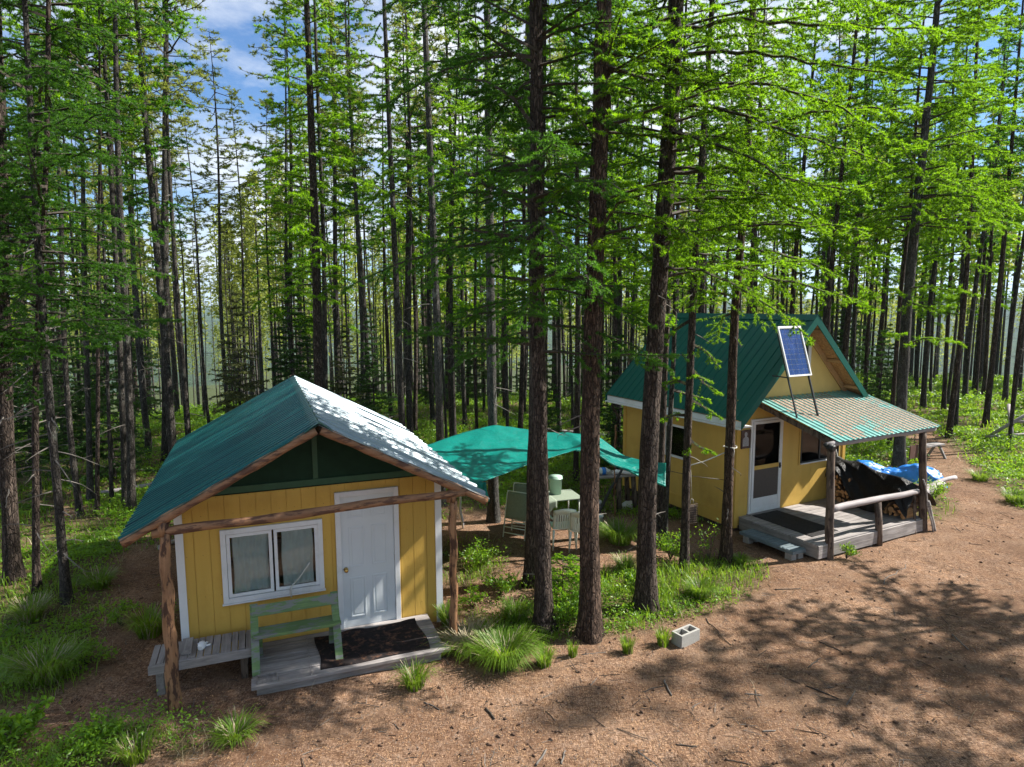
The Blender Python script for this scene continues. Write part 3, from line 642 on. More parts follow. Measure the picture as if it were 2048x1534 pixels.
# roof: ribbed painted sheets
def rib_profile(v0, v1, per, h):
    vv = []; hh = []; v = v0
    while v < v1:
        for a, q in ((0, 0), (.80, 0), (.84, h), (.93, h), (.97, 0)): vv.append(min(v + a * per, v1)); hh.append(q)
        v += per
    return np.array(vv), np.array(hh)
vv, hh = rib_profile(-OV, DB, .229, .016); sl2 = math.atan(S2)
for side in (-1, 1):
    P = np.zeros((2, len(vv), 3))
    for i, s_ in enumerate((0, 1)):
        u = cu + side * s_ * EH; w = RH - s_ * EH * S2
        P[i, :, 0] = u + side * math.sin(sl2) * hh; P[i, :, 1] = vv; P[i, :, 2] = w + math.cos(sl2) * hh
    mb = MB(); mb.grid(P, smooth_=False, flip=side > 0); mb.build('roof', M['roofgreen2'], cab2, solid=.003)
    # strand board deck and barge boards
    mb = MB(); o_ = .02; P = []
    a = np.array([cu, 0, RH - .03]); b = np.array([cu + side * EH * .985, 0, RH - .03 - EH * .985 * S2])
    mb.add([(a[0], -OV + .03, a[2]), (b[0], -OV + .03, b[2]), (b[0], DB - .03, b[2]), (a[0], DB - .03, a[2]), (a[0], -OV + .03, a[2] - .02), (b[0], -OV + .03, b[2] - .02), (b[0], DB - .03, b[2] - .02), (a[0], DB - .03, a[2] - .02)], [(0, 1, 2, 3), (7, 6, 5, 4), (0, 4, 5, 1), (1, 5, 6, 2), (2, 6, 7, 3), (3, 7, 4, 0)])
    mb.build('roof_deck', M['osb'], cab2)
    mb = MB(); p = lambda q, v, dz: (cu + side * q, v, RH + .012 - q * S2 - dz)
    for (v0, v1) in ((-OV - .012, -OV + .012), (DB - .01, DB + .012)):
        mb.add([p(0, v0, 0), p(EH + .02, v0, 0), p(EH + .02, v0, .17), p(0, v0, .20), p(0, v1, 0), p(EH + .02, v1, 0), p(EH + .02, v1, .17), p(0, v1, .20)], [(0, 1, 2, 3), (7, 6, 5, 4), (0, 4, 5, 1), (1, 5, 6, 2), (2, 6, 7, 3)])
        mb.build('barge_board', M['roofgreen2'], cab2); mb = MB()
    mb.add([p(0, -OV - .012, -.008), p(EH + .02, -OV - .012, -.008), p(EH + .02, -OV + .09, -.008), p(0, -OV + .09, -.008), p(0, -OV - .012, 0), p(EH + .02, -OV - .012, 0), p(EH + .02, -OV + .09, -.0), p(0, -OV + .09, -.0)], [(0, 1, 2, 3), (0, 4, 5, 1), (2, 6, 7, 3), (1, 5, 6, 2)])
    mb.build('edge_flashing', M['roofgreen2'], cab2)
    # raking trim inside gable and lookouts
    mb = MB(); mb.beam((cu + side * .02, -.03, RH - .16), (cu + side * (EH - .15), -.03, RH - .16 - (EH - .17) * S2), .035, .12, upv=(0, 1, 0) if False else (0, 0, 1)); mb.build('rake_trim', M['rawwood'], cab2)
    for q in (.25, .95, 1.6): mb = MB(); mb.beam((cu + side * q, -OV + .03, RH - .10 - q * S2), (cu + side * q, -.05, RH - .10 - q * S2), .04, .07); mb.build('lookout', M['rawwood'], cab2)
mb = MB()
for side in (-1, 1): mb.grid(np.array([[(cu + side * q, v, RH + .035 - q * S2) for q in (0, .13)] for v in (-OV - .02, DB + .02)]), flip=side > 0, smooth_=False)
mb.build('ridge_cap', M['roofgreen2'], cab2, solid=.004)
# white eave board with sloped gutter strip, left side
for side in (-1, 1):
    mb = MB(); ue = cu + side * (EH - .0)
    x0, x1 = sorted((ue - side * .02, ue - side * .045)); mb.box(x0, -OV + .02, HE - .155, x1, DB - .02, HE - .025)
    x0, x1 = sorted((ue - side * .02, ue + side * .055)); mb.box(x0, -OV + .02, HE - .19, x1, DB - .02, HE - .158); mb.build('fascia', M['white'], cab2, bevel=.003)
    mb = MB(); x0, x1 = sorted((ue - side * .05, cu + side * (W / 2 + .001))); mb.box(x0, -OV + .03, HE - .16, x1, DB - .03, HE - .14); mb.build('soffit', M['white'], cab2)
# corner brackets at the far eave
mb = MB(); mb.beam((-.30, DB - .2, 2.1), (-.02, DB - .2, 1.72), .04, .05, upv=(0, 1, 0)); mb.build('bracket', M['greylog'], cab2)
# attic window
mb = MB(); frame_rect(mb, 1.40, 3.32, 2.24, 3.99, .09, -.03, .0); f = mb.build('window_frame', M['white'], cab2, bevel=.003)
mb = MB(); mb.box(1.49, .004, 3.41, 2.15, .008, 3.90); mb.build('pane', M['glass'], f)
mb = MB(); mb.box(1.45, .10, 3.0, 2.2, .12, 3.95); mb.build('dark_backing', M['dark'], f)  # plain dark panel set close behind the attic pane
# porch window with sliding panes
mb = MB(); frame_rect(mb, 2.0, 1.08, 3.46, 2.01, .045, -.02, -.001); mb.build('window_trim', M['yellow2'], cab2)
mb = MB(); frame_rect(mb, 2.05, 1.12, 3.41, 1.96, .03, -.028, .0); mb.box(2.69, -.03, 1.15, 2.73, .0, 1.93); f = mb.build('window_frame', M['black'], cab2)
mb = MB(); mb.box(2.05, -.05, 1.095, 3.41, -.001, 1.118); mb.build('sill', M['white'], f)
for (a, b) in ((2.08, 2.69), (2.73, 3.38)): mb = MB(); mb.box(a, -.012, 1.15, b, -.008, 1.93); mb.build('pane', M['glass'], f)
# side window
mb = MB()
mb.box(-.03, sw[0] - .05, sw[2] - .05, -.002, sw[1] + .05, sw[2]); mb.box(-.03, sw[0] - .05, sw[3], -.002, sw[1] + .05, sw[3] + .05); mb.box(-.03, sw[0] - .05, sw[2] + .001, -.002, sw[0], sw[3] - .001); mb.box(-.03, sw[1], sw[2] + .001, -.002, sw[1] + .05, sw[3] - .001); f = mb.build('window_frame', M['white'], cab2)
mb = MB(); mb.box(.006, sw[0], sw[2], .010, sw[1], sw[3]); mb.build('pane', M['glass'], f)
# screen door
mb = MB(); frame_rect(mb, .40, .165, 1.41, 2.29, .05, -.04, -.0, bottom=True); mb.build('door_frame', M['white'], cab2, bevel=.003)
sd = MB(); frame_rect(sd, .455, .215, 1.355, 2.235, .06, -.055, -.02); sd.box(.515, -.05, .275, 1.295, -.03, .50); so_ = sd.build('screen_door', M['white'], cab2, bevel=.003)
mb = MB(); mb.box(.515, -.052, 1.15, 1.295, -.028, 1.24); mb.build('cross_rail', M['yellow2'], so_)
mb = MB(); mb.box(.515, -.042, .502, 1.295, -.036, 1.149); mb.build('lower_screen', M['screen'], so_)
mb = MB(); mb.box(.515, -.042, 1.241, 1.295, -.038, 2.175); mb.build('upper_screen', M['doorglass'], so_)
mb = MB(); mb.box(1.30, -.08, 1.12, 1.335, -.056, 1.24); mb.tube([(1.31, -.10, 1.17), (1.31, -.06, 1.17)], .014, 8); mb.build('door_handle', M['black'], so_)
mb = MB(); mb.box(.38, -.13, .11, 1.42, -.0, .164); mb.build('threshold', M['greyplank'], cab2)
# porch roof: sheet, litter, frame
PU0, PU1, PT, PB, PV = .55, 3.90, 2.735, 2.155, -2.05
slp = (PT - PB) / -PV
pr_z = lambda v: PT + v * slp
vv2 = []; hh2 = []; u = PU0
per = .152
while u < PU1:
    for a, q in ((0, 0), (.55, 0), (.68, .02), (.86, .02), (.99, 0)): vv2.append(min(u + a * per, PU1)); hh2.append(q)
    u += per
P = np.zeros((len(vv2), 2, 3))
for j, v in enumerate((PV, -.004)): P[:, j, 0] = vv2; P[:, j, 1] = v; P[:, j, 2] = pr_z(v) + np.array(hh2)
mb = MB(); mb.grid(P, smooth_=False, flip=True); mb.build('porch_roof', M['rooflight'], cab2, solid=.003)
def littermat():
    m, nt, b, o = newmat('roof_needle_litter')
    c = ramp(nt, noise_n(nt, 60, 4, .8), [(.38, (.06, .035, .026)), (.5, (.30, .19, .13)), (.63, (.60, .43, .32))]); nt.links.new(c, b.inputs['Base Color']); b.inputs['Roughness'].default_value = .95; bump(nt, b, noise_n(nt, 90, 3, .8), .8, .01); return m
M['litter'] = littermat()
lt = MB(); u = PU0; nr_ = 0
while u < PU1 - .1:
    ua, ub = u + .012, u + .55 * per - .0 + .012; vs = np.arange(PV + .03, -.05, .03)
    for v in vs:
        q = float(fbm(u * 1.3, v * .9, 1.6, 21, 3)); lim = .44 + .25 * smooth(-.45, -.1, v) + .2 * smooth(.9, .55, u) + .12 * smooth(-1.8, -2.05, v)
        q += rnd.uniform(-.045, .045)
        if q > lim - .13:
            j = lambda: rnd.uniform(-.008, .008); h = lambda: rnd.uniform(.008, .02)
            lt.add([(ua + j(), v, pr_z(v) + .002), (ub + j(), v, pr_z(v) + .002), (ub + j(), v + .034, pr_z(v + .034) + .002), (ua + j(), v + .034, pr_z(v + .034) + .002), ((ua + ub) / 2, v + .017, pr_z(v + .017) + h())], [(0, 1, 4), (1, 2, 4), (2, 3, 4), (3, 0, 4)], 0, None, True)
            if q > lim - .10: # heaped over the rib
                lt.add([(ub, v, pr_z(v) + .008), (ub + .055, v + j(), pr_z(v) + .012), (ub + .055, v + .034, pr_z(v + .034) + .012), (ub, v + .034, pr_z(v + .034) + .008), (ub + .028, v + .017, pr_z(v + .017) + .032)], [(0, 1, 4), (1, 2, 4), (2, 3, 4), (3, 0, 4)], 0, None, True)
    u += per
tag(lt.build('needle_litter', M['litter'], cab2), kind='stuff')
mb = MB()
for v in (-.15, -.8, -1.4): mb.beam((PU0 + .03, v, pr_z(v) - .035), (PU1 - .03, v, pr_z(v) - .035), .08, .035)
mb.build('purlin', M['rawwood'], cab2)
for uu in (PU0 + .04, 2.2, PU1 - .06):
    mb = MB(); mb.beam((uu, -.03, pr_z(-.03) - .105), (uu, PV + .18, pr_z(PV + .18) - .105), .04, .1, upv=(0, 0, 1)); mb.build('rafter', M['greylog'], cab2)
mb = MB(); n = 14; mb.tube([(.30 + 3.55 * i / n, -1.95 + .01 * math.sin(i), pr_z(-1.95) - .085 + .008 * math.sin(i * 1.7)) for i in range(n + 1)], .055, 10, rnd=rnd, jit=.05); mb.build('porch_beam', M['greylogx'], cab2)
for (u0, v0, u1, v1, r, top) in ((.47, -2.02, .45, -1.95, .085, 2.07), (3.62, -2.0, 3.42, -1.95, .085, 2.07)):
    mb = MB(); wx, wy, _ = P2(u0, v0); zb = tz(wx, wy) - O2[2] - .1; n = 14
    mb.tube([(u0 + (u1 - u0) * i / n + .008 * math.sin(i), v0 + (v1 - v0) * i / n, zb + (top - zb) * i / n) for i in range(n + 1)], [r * (1 - .15 * i / n) for i in range(n + 1)], 12, rnd=rnd, jit=.04)
    mb.build('porch_post', M['greylog'], cab2)
mb = MB(); n = 16; mb.tube([(.50 + 2.85 * i / n, -1.97 + .012 * math.sin(i * .8), .79 + .02 * math.sin(i * .35)) for i in range(n + 1)], [.07 - .012 * i / n for i in range(n + 1)], 12, rnd=rnd, jit=.04); mb.build('handrail', M['greylogx'], cab2)
for uu, rr_ in ((2.02, .075),):
    mb = MB(); mb.tube([(uu, -2.03, -.3), (uu, -2.0, .3), (uu - .03, -1.97, .73)], [rr_, rr_ * .95, rr_ * .9], 10, rnd=rnd, jit=.05); mb.build('rail_post', M['greylog'], cab2)
# porch deck
pd = thing('porch_deck', 'grey plank porch deck of the cabin with the steep green roof', 'deck', P2(0, 0, 0), A2)
for i in range(13):
    v0 = -1.99 + i * .152; e = rnd.uniform(0, .03); mb = MB(); mb.box(.13 - e * .4, v0, .11, 3.62 + e, v0 + .140, .149 + rnd.uniform(-.003, .003)); mb.build('deck_board', M['greyplank'], pd, bevel=.003)
mb = MB(); mb.box(.14, -2.03, -.13, 3.55, -1.995, .13); mb.build('front_joist', M['greyplank'], pd, bevel=.004)
mb = MB(); mb.box(.14, -1.99, -.13, .18, -.02, .108); mb.box(1.8, -1.99, -.2, 1.86, -.02, .108); mb.box(3.5, -1.99, -.2, 3.54, -.02, .108); mb.build('side_joist', M['greyplanky'], pd, bevel=.004)
mb = MB(); us = np.linspace(.42, 1.22, 30); vs = np.linspace(-1.66, -.06, 50)
mb.grid(np.array([[(u, v, .158 + .002 * math.sin(u * 22) * math.sin(v * 9)) for v in vs] for u in us])); tag(mb.build('porch_mat', M['rubber'], None, P2(0, 0, 0), A2, solid=.008), 'long dark mat on the porch deck before the screen door', 'mat')
# step
st = thing('step', 'long blue grey metal step on bricks beside the porch deck', 'step', P2(0, 0, 0), A2)
mb = MB(); mb.box(-.30, -1.80, -.045, .07, -.45, .02)
for i in range(14): mb.box(-.285, -1.78 + i * .095, .021, .055, -1.78 + i * .095 + .07, .032)
mb.build('tread', paint('blue_grey_metal', (.13, .17, .19), .55, .15, 8, .3), st, bevel=.004)
for v in (-1.68, -.62):
    for u in (-.22, -.02): mb = MB(); mb.box(u - .07, v - .08, -.25, u + .07, v + .08, -.047); mb.build('brick', M['brick'], st, bevel=.005)
# solar panel
sp_ = thing('solar_panel', 'tilted blue solar panel standing on two black struts on the porch roof', 'solar panel', P2(0, 0, 0), A2)
ax = np.array([-.09, .53, 1.82]); ax = ax / np.linalg.norm(ax); xa = np.array([1, 0, .0]); xa = xa / np.linalg.norm(xa); nrm = np.cross(xa, ax); nrm /= np.linalg.norm(nrm)
r0, r1 = np.array([.60, -1.03, 2.462]), np.array([1.24, -1.03, 2.462])
for p in (r0, r1):
    mb = MB(); mb.beam(tuple(p), tuple(p + ax * 1.88), .028, .028 if p is r0 else .04, upv=(0, 1, 0)); mb.build('strut', M['black'], sp_)
mb = MB(); mb.beam((.56, -.79, 3.28), (.46, -.48, 3.30), .025, .025); mb.build('brace', M['black'], sp_)
base = r0 + ax * .86 + nrm * .03 + np.array([-.03, 0, 0]); PWd, PHt = .70, 1.08
Mx = Matrix(((xa[0], ax[0], nrm[0], base[0]), (xa[1], ax[1], nrm[1], base[1]), (xa[2], ax[2], nrm[2], base[2]), (0, 0, 0, 1)))
mb = MB(); mb.box(0, 0, 0, PWd, PHt, .012, 0, Mx)
for (a, b, c, d) in ((0, 0, .028, PHt), (PWd - .028, 0, PWd, PHt), (.028, 0, PWd - .028, .028), (.028, PHt - .045, PWd - .028, PHt)): mb.box(a, b, .013, c, d, .035, 0, Mx)
mb.build('frame', M['white'], sp_)
cm = paint('solar_cell', (.025, .055, .19), .14, .4, 26, .02, vs=(1, .1, .1))
mb = MB(); nC, nR = 4, 9
for i in range(nC):
    for j in range(nR):
        a0 = .036 + i * (PWd - .072) / nC; b0 = .036 + j * (PHt - .09) / nR
        wC, hC = (PWd - .072) / nC, (PHt - .09) / nR
        for k in range(3): mb.box(a0 + .004 + k * (wC - .006) / 3, b0 + .003, .0125, a0 + .004 + (k + 1) * (wC - .006) / 3 - .003, b0 + hC - .003, .016, 0, Mx)
mb.build('cell', cm, sp_)
# target poster: pale silhouette with rings on a dark sheet
ps = thing('target_poster', 'framed dark poster of a pale shooting target silhouette beside the screen door', 'poster', P2(0, 0, 0), A2)
mb = MB(); mb.box(.115, -.032, 1.68, .375, -.0215, 2.07); mb.build('board', paint('dark_poster', (.07, .035, .03), .5, .2), ps)
mb = MB(); cx_ = .245
prof = [(-.09, 1.72), (.09, 1.72), (.09, 1.86), (.07, 1.905), (.03, 1.925), (.028, 1.945), (.042, 1.965), (.042, 2.0), (.022, 2.03), (-.022, 2.03), (-.042, 2.0), (-.042, 1.965), (-.028, 1.945), (-.03, 1.925), (-.07, 1.905), (-.09, 1.86)]
mb.add([(cx_ + a, -.0345, b) for a, b in prof], [tuple(range(16))]); mb.build('silhouette', paint('poster_grey', (.36, .36, .38), .6, .05), ps)
mb = MB()
for r_ in (.016, .035, .056, .076):
    n = 24
    for i in range(n):
        a0, a1 = 2 * PI * i / n, 2 * PI * (i + 1) / n
        mb.add([(cx_ + math.cos(a) * q, -.0355, 1.82 + math.sin(a) * q * 1.1) for a, q in ((a0, r_), (a1, r_), (a1, r_ + .0035), (a0, r_ + .0035))], [(0, 1, 2, 3)])
mb.build('ring', M['black'], ps)
mb = MB(); frame_rect(mb, .105, 1.67, .385, 2.08, .014, -.04, -.0215); mb.build('frame', M['greylog'], ps)
# hanging board and lamp on the porch
hb = thing('hanging_board', 'square brown board hanging on a chain from the right end of the porch beam', 'board', P2(3.15, -1.95, 0), A2)
mb = MB(); mb.box(-.14, -.012, 1.52, .14, .012, 1.80); mb.build('panel', paint('rusty_brown_board', (.10, .045, .03), .8, .2), hb, bevel=.003)
mb = MB()
for i in range(7):
    z = 1.815 + i * .032; pts = [(.013 * math.cos(a) * (i % 2), .013 * math.cos(a) * ((i + 1) % 2), z + .018 * math.sin(a)) for a in np.linspace(0, 2 * PI, 9)]
    mb.tube(pts, .004, 5, cap=False)
mb.build('chain', M['black'], hb)
ls = MB(); ls.tube([(.30, -2.10, 2.06), (.30, -1.99, 2.08)], [.075, .06], 14); ls.tube([(.30, -2.13, 2.055), (.30, -2.10, 2.06)], [.05, .08], 14); ls.tube([(.30, -1.99, 2.08), (.30, -1.90, 2.12)], [.06, .02], 10)
tag(ls.build('porch_lamp', M['black'], None, P2(0, 0, 0), A2), 'round black lamp at the left end of the porch beam', 'lamp')
cd = MB(); cd.tube([(3.2, -.03, 1.5), (3.30, -.06, 1.2), (3.28, -.07, .95), (3.1, -.08, .82), (3.0, -.1, .85)], .014, 6); tag(cd.build('garden_hose', M['cord'], None, P2(0, 0, 0), A2), 'pale hose hanging in a loop on the porch wall beside the woodpile', 'hose')
# leaning sticks at the right post
for k, (a, b, r_, lab) in enumerate((((3.78, -2.12, -.2), (3.40, -2.05, 1.05), .018, 'thin crooked grey stick leaning on the right porch post'), ((3.92, -2.08, -.2), (3.58, -2.08, .55), .035, 'thick short grey pole leaning at the foot of the right porch post'), ((3.28, -2.02, -.2), (3.36, -1.90, .75), .028, 'upright brown stake under the right end of the handrail'))):
    mb = MB(); n = 8; mb.tube([tuple(np.array(a) + (np.array(b) - np.array(a)) * i / n + np.array([.03 * math.sin(i * 1.2) * (k == 0), 0, 0])) for i in range(n + 1)], [r_] * (n + 1), 7, rnd=rnd, jit=.1)
    tag(mb.build('leaning_pole', M['greyplank'] if k < 2 else M['greylog'], None, P2(0, 0, 0), A2), lab, 'pole')
# ------------------------------------------------------------------ woodpile with black sheet
def log_at(u, v, w, L, r, wedge, rs):
    mb = MB(); n = 7 if wedge else 12
    if wedge:
        a0 = rs.uniform(0, 6.28); pr_ = [(0, 0)] + [(r * 1.25 * math.cos(a0 + t), r * 1.25 * math.sin(a0 + t)) for t in np.linspace(0, rs.uniform(1.2, 2.2), n - 1)]
    else: pr_ = [(r * math.cos(t), r * math.sin(t)) for t in np.linspace(0, 2 * PI, n, endpoint=False)]
    n = len(pr_); my = sum(p[0] for p in pr_) / n; mz = sum(p[1] for p in pr_) / n
    vs = [(u, v + p[0] - my, w + p[1] - mz) for p in pr_] + [(u + L, v + p[0] - my, w + p[1] - mz) for p in pr_]
    mb.add(vs, [tuple(range(n))[::-1], tuple(range(n, 2 * n))], 0)
    for i in range(n):
        j = (i + 1) % n; split = wedge and (i == 0 or j == 0)
        mb.add([vs[i], vs[j], vs[j + n], vs[i + n]], [(0, 1, 2, 3)], 0 if split else 1)
    return mb
rs = random.Random(11)
for (va, vb, w1, lab, grp) in ((-.62, -.08, .80, 'split firewood log stacked against the porch wall beside the black sheet', 'firewood stacked by the wall'), (-1.86, -1.42, .52, 'split firewood log at the front end of the pile by the right post', 'firewood at the porch corner')):
    w = .21
    while w < w1:
        v = va + rs.uniform(0, .05)
        while v < vb:
            r_ = rs.uniform(.045, .068); wx = P2(3.0, v, w)
            o = log_at(3.02 + rs.uniform(-.03, .04), v, w + rs.uniform(-.01, .01), .4, r_, rs.random() < .75, rs).build('firewood_log', [M['orange'], M['barkbrown']], None, P2(0, 0, 0), A2)
            tag(o, lab, 'firewood', grp); v += r_ * 2.05
        w += .105
sh = MB(); us = np.linspace(0, 1, 46); vs = np.linspace(-2.0, -.02, 60); P = []
for s_ in us:
    row = []
    for v in vs:
        tv = (v + 2.0) / 1.98; top = .92 + .26 * tv + .03 * math.sin(v * 7)
        fold = .035 * math.sin(v * 11 + s_ * 5) + .05 * float(fbm(v * 2.2, s_ * 2.5, 1.7, 4, 3) - .5) * 2
        low = .16 + .78 * (math.exp(-((v + .26) / .36) ** 2) ) + .42 * math.exp(-((v + 1.72) / .2) ** 2)
        if s_ < .35: t = s_ / .35; u = 4.05 - .70 * t; w = .35 + (top - .35) * t ** .6 + fold * .3
        else: t = (s_ - .35) / .65; u = 3.35 - .40 * t ** .75 - abs(fold) * .6 * t + .02 * math.sin(t * 14 + v * 9); w = top + (low - top) * t ** 1.15 + fold * .15 * (1 - t)
        row.append((u, v, w))
    P.append(row)
sh.grid(np.array(P)); tag(sh.build('black_sheet', M['blacktarp'], None, P2(0, 0, 0), A2, solid=.006), 'crumpled black plastic sheet draped over the woodpile on the porch', 'tarp')
pl = MB()
for (a, b) in ((-1.9, -.1),):
    pl.box(3.06, -1.9, .0, 3.5, -.06, .14)
tag(pl.build('pallet_base', M['greyplanky'], None, P2(0, 0, 0), A2), 'low wooden base under the firewood on the porch', 'pallet')
for k, v in enumerate(np.linspace(-1.7, -.3, 8)):
    for j in range(5):
        o = log_at(3.42 + .02 * rs.random(), v + rs.uniform(-.02, .02), .22 + j * .13, .4, .07, False, rs).build('firewood_log', [M['orange'], M['barkbrown']], None, P2(0, 0, 0), A2); tag(o, 'round firewood log under the black sheet on the porch', 'firewood', 'firewood under the black sheet')
# blue sheet over a pile behind the porch
us = np.linspace(0, 1, 60); vs = np.linspace(-1, 1, 34); P = []
a = np.array([6.2, 1.55]); b = np.array([7.75, -.15]); dirv = (b - a) / np.linalg.norm(b - a); per_ = np.array([-dirv[1], dirv[0]])
for s_ in us:
    row = []
    for t in vs:
        c = a + (b - a) * s_ + per_ * t * (.38 + .10 * math.sin(s_ * 9))
        hgt = (.40 + .08 * math.sin(s_ * 11)) * (1 - abs(t) ** 2.6) * float(smooth(0, .08, s_) * smooth(1, .93, s_)) + .13 * (float(fbm(s_ * 11, t * 4.5, 1.6, 2, 4)) - .4)
        row.append((c[0] + .03 * math.sin(t * 9 + s_ * 20), c[1], max(hgt, 0) - .10))
    P.append(row)
mb = MB(); mb.grid(np.array(P), flip=True); tag(mb.build('blue_sheet', M['blue'], None, P2(0, 0, 0), A2, solid=.006), 'bright blue plastic sheet over a pile behind the porch', 'tarp')
for k, (a, b, r_, lab) in enumerate(((P2(5.0, -.9, .12), P2(6.9, -.55, .1), .11, 'grey log lying before the blue sheet'), (P2(5.2, -.6, .12), P2(7.7, -.45, .18), .055, 'thin pale pole sticking out from under the blue sheet'))):
    mb = MB(); n = 10; a = np.array(a); b = np.array(b); mb.tube([tuple(a + (b - a) * i / n + np.array([0, 0, .02 * math.sin(i)])) for i in range(n + 1)], r_, 10, rnd=rnd, jit=.08); tag(mb.build('log', M['greylogx'], None), lab, 'log')

# ================================================================== turquoise sheet and the things under it
def at3(p): return at(*p)
backp = [(846, 893, 13.2), (920, 867, 14.0), (990, 849, 14.5), (1040, 857, 14.55), (1100, 865, 14.5), (1150, 867, 14.4), (1192, 869, 14.2), (1250, 913, 13.7), (1295, 922, 13.2), (1332, 927, 12.8)]
frontp = [(902, 954, 10.7), (950, 968, 10.9), (1003, 950, 11.5), (1056, 929, 12.1), (1108, 913, 12.7), (1155, 899, 13.1), (1195, 904, 13.0), (1245, 934, 12.8), (1290, 956, 12.6), (1331, 971, 12.45)]
BP = np.array([at3(p) for p in backp]); FP = np.array([at3(p) for p in frontp])
def resamp(Pt, n):
    s = np.concatenate([[0], np.cumsum(np.linalg.norm(np.diff(Pt, axis=0), axis=1))]); s /= s[-1]; q = np.linspace(0, 1, n)
    out = np.stack([np.interp(q, np.linspace(0, 1, len(Pt)), Pt[:, k]) for k in range(3)], -1)
    for _ in range(6): out[1:-1] = out[1:-1] * .5 + (out[:-2] + out[2:]) * .25
    return out
NB, NF = 110, 44
b_, f_ = resamp(BP, NB), resamp(FP, NB); G = np.zeros((NB, NF, 3))
for j in range(NF):
    t = j / (NF - 1); G[:, j] = b_ * (1 - t) + f_ * t
    q = np.linspace(0, 1, NB); sag = -.05 * math.sin(PI * t) * np.sin(PI * q) ** .5
    cre = .012 * np.sin(q * 34 + t * 9) * math.sin(PI * t) + .035 * (fbm(q * 16, np.full(NB, t * 5), 1.6, 8, 4) - .5)
    rid = .07 * np.exp(-((q - .52 - .10 * t) / .03) ** 2) * math.sin(PI * (t * .8 + .1)) - .05 * np.exp(-((q - .72) / .05) ** 2) * t
    G[:, j, 2] += sag + cre + rid
mb = MB(); mb.grid(G); tarp = mb.build('shade_tarp', M['tarp'], None, solid=.003)
tag(tarp, 'large turquoise sheet strung between trees over the sitting area', 'tarp')
# hanging flap at the near left corner and the folded hem on the right
V = []
for i, s_ in enumerate(np.linspace(0, 1, 26)):
    top = np.array(at(902 + 74 * s_, 953 + 14 * s_ - 10 * (s_ > .8) * (s_ - .8), 10.7 + .25 * s_))
    V.append([tuple(top + np.array([.03 * math.sin(s_ * 17 + t * 3), .02 * math.sin(s_ * 23), -.32 * t * (.75 + .3 * s_)])) for t in np.linspace(0, 1, 9)])
mb = MB(); mb.grid(np.array(V)); mb.build('hanging_flap', M['tarp'], tarp, solid=.002)
mb = MB()
for i in range(NB - 1):
    pass
n = 60; hem = [tuple(G[int(60 + 49 * i / n), -1] + np.array([0, -.01, -.01])) for i in range(n + 1)]; mb.tube(hem, .022, 7); mb.build('hem', M['tarp'], tarp)
for k, (a, b, r_) in enumerate((((1331, 940, 12.5), (1450, 960, 12.2), .006), ((902, 954, 10.7), (906, 985, 9.35), .006), ((1365, 935, 12.1), (1450, 905, 12.2), .012))):
    mb = MB(); mb.tube([tuple(at3(a)), tuple((np.array(at3(a)) + np.array(at3(b))) / 2 - np.array([0, 0, .03])), tuple(at3(b))], r_, 6)
    tag(mb.build('guy_rope', M['cord'] if k else M['black'], None), ('dark rope from the turquoise sheet to a red trunk', 'thin rope from the turquoise sheet to the right porch post of the small cabin', 'pale stick tied across between two trunks by the yellow wall')[k], 'rope' if k < 2 else 'stick')

def G0(x, y): return (x, y, tz(x, y))
tbl = thing('folding_table', 'folding table with faded green cloth under the turquoise sheet', 'table', G0(.88, 14.25), .3)
mb = MB(); mb.box(-.62, -.38, .70, .62, .38, .725); mb.build('tabletop', M['webgreen'], tbl, bevel=.006)
us = np.linspace(-.64, -.02, 16); mb = MB(); P = np.array([[(u, v if abs(v) <= .4 else math.copysign(.4, v), .73 - max(0, abs(v) - .4) * (1.0 + .3 * math.sin(u * 20))) for v in np.linspace(-.62, .55, 22)] for u in us]); mb.grid(P); mb.build('table_cloth', M['webgreen'], tbl, solid=.004)
for (a, b) in ((-.55, -.32), (.55, -.32), (-.55, .32), (.55, .32)): mb = MB(); mb.tube([(a, b, 0), (a * .97, b, .70)], .018, 8); mb.build('leg', M['plastic'], tbl)
def bucket(lab, loc, m, h=.36, r=.15):
    o = thing('bucket', lab, 'bucket', loc, 0)
    mb = MB(); mb.tube([(0, 0, 0), (0, 0, h * .86), (0, 0, h * .87), (0, 0, h * .9), (0, 0, h * .905), (0, 0, h), (0, 0, h + .001), (0, 0, h - .01), (0, 0, .02)], [r * .84, r * .97, r * 1.05, r * 1.05, r * 1.0, r * 1.02, r * .95, r * .93, r * .8], 24, cap=True); mb.build('body', m, o)
    mb = MB(); mb.tube([(r * 1.03 * math.cos(a), -r * .35 * math.sin(a) - .02, h * .88 - r * 1.2 * math.sin(a) * .8) for a in np.linspace(0, PI, 12)], .005, 6); mb.build('handle', M['black'], o); return o
bucket('tall pale green bucket standing on the folding table', (.98, 14.42, tz(.98, 14.42) + .735), M['plasticg'], .41, .155)
bucket('white bucket on the ground below the workbench', G0(2.03, 15.5), M['plasticw'], .36, .15)
bucket('small white bucket half hidden behind the thick middle trunk', G0(1.95, 14.3), M['plasticw'], .25, .11)
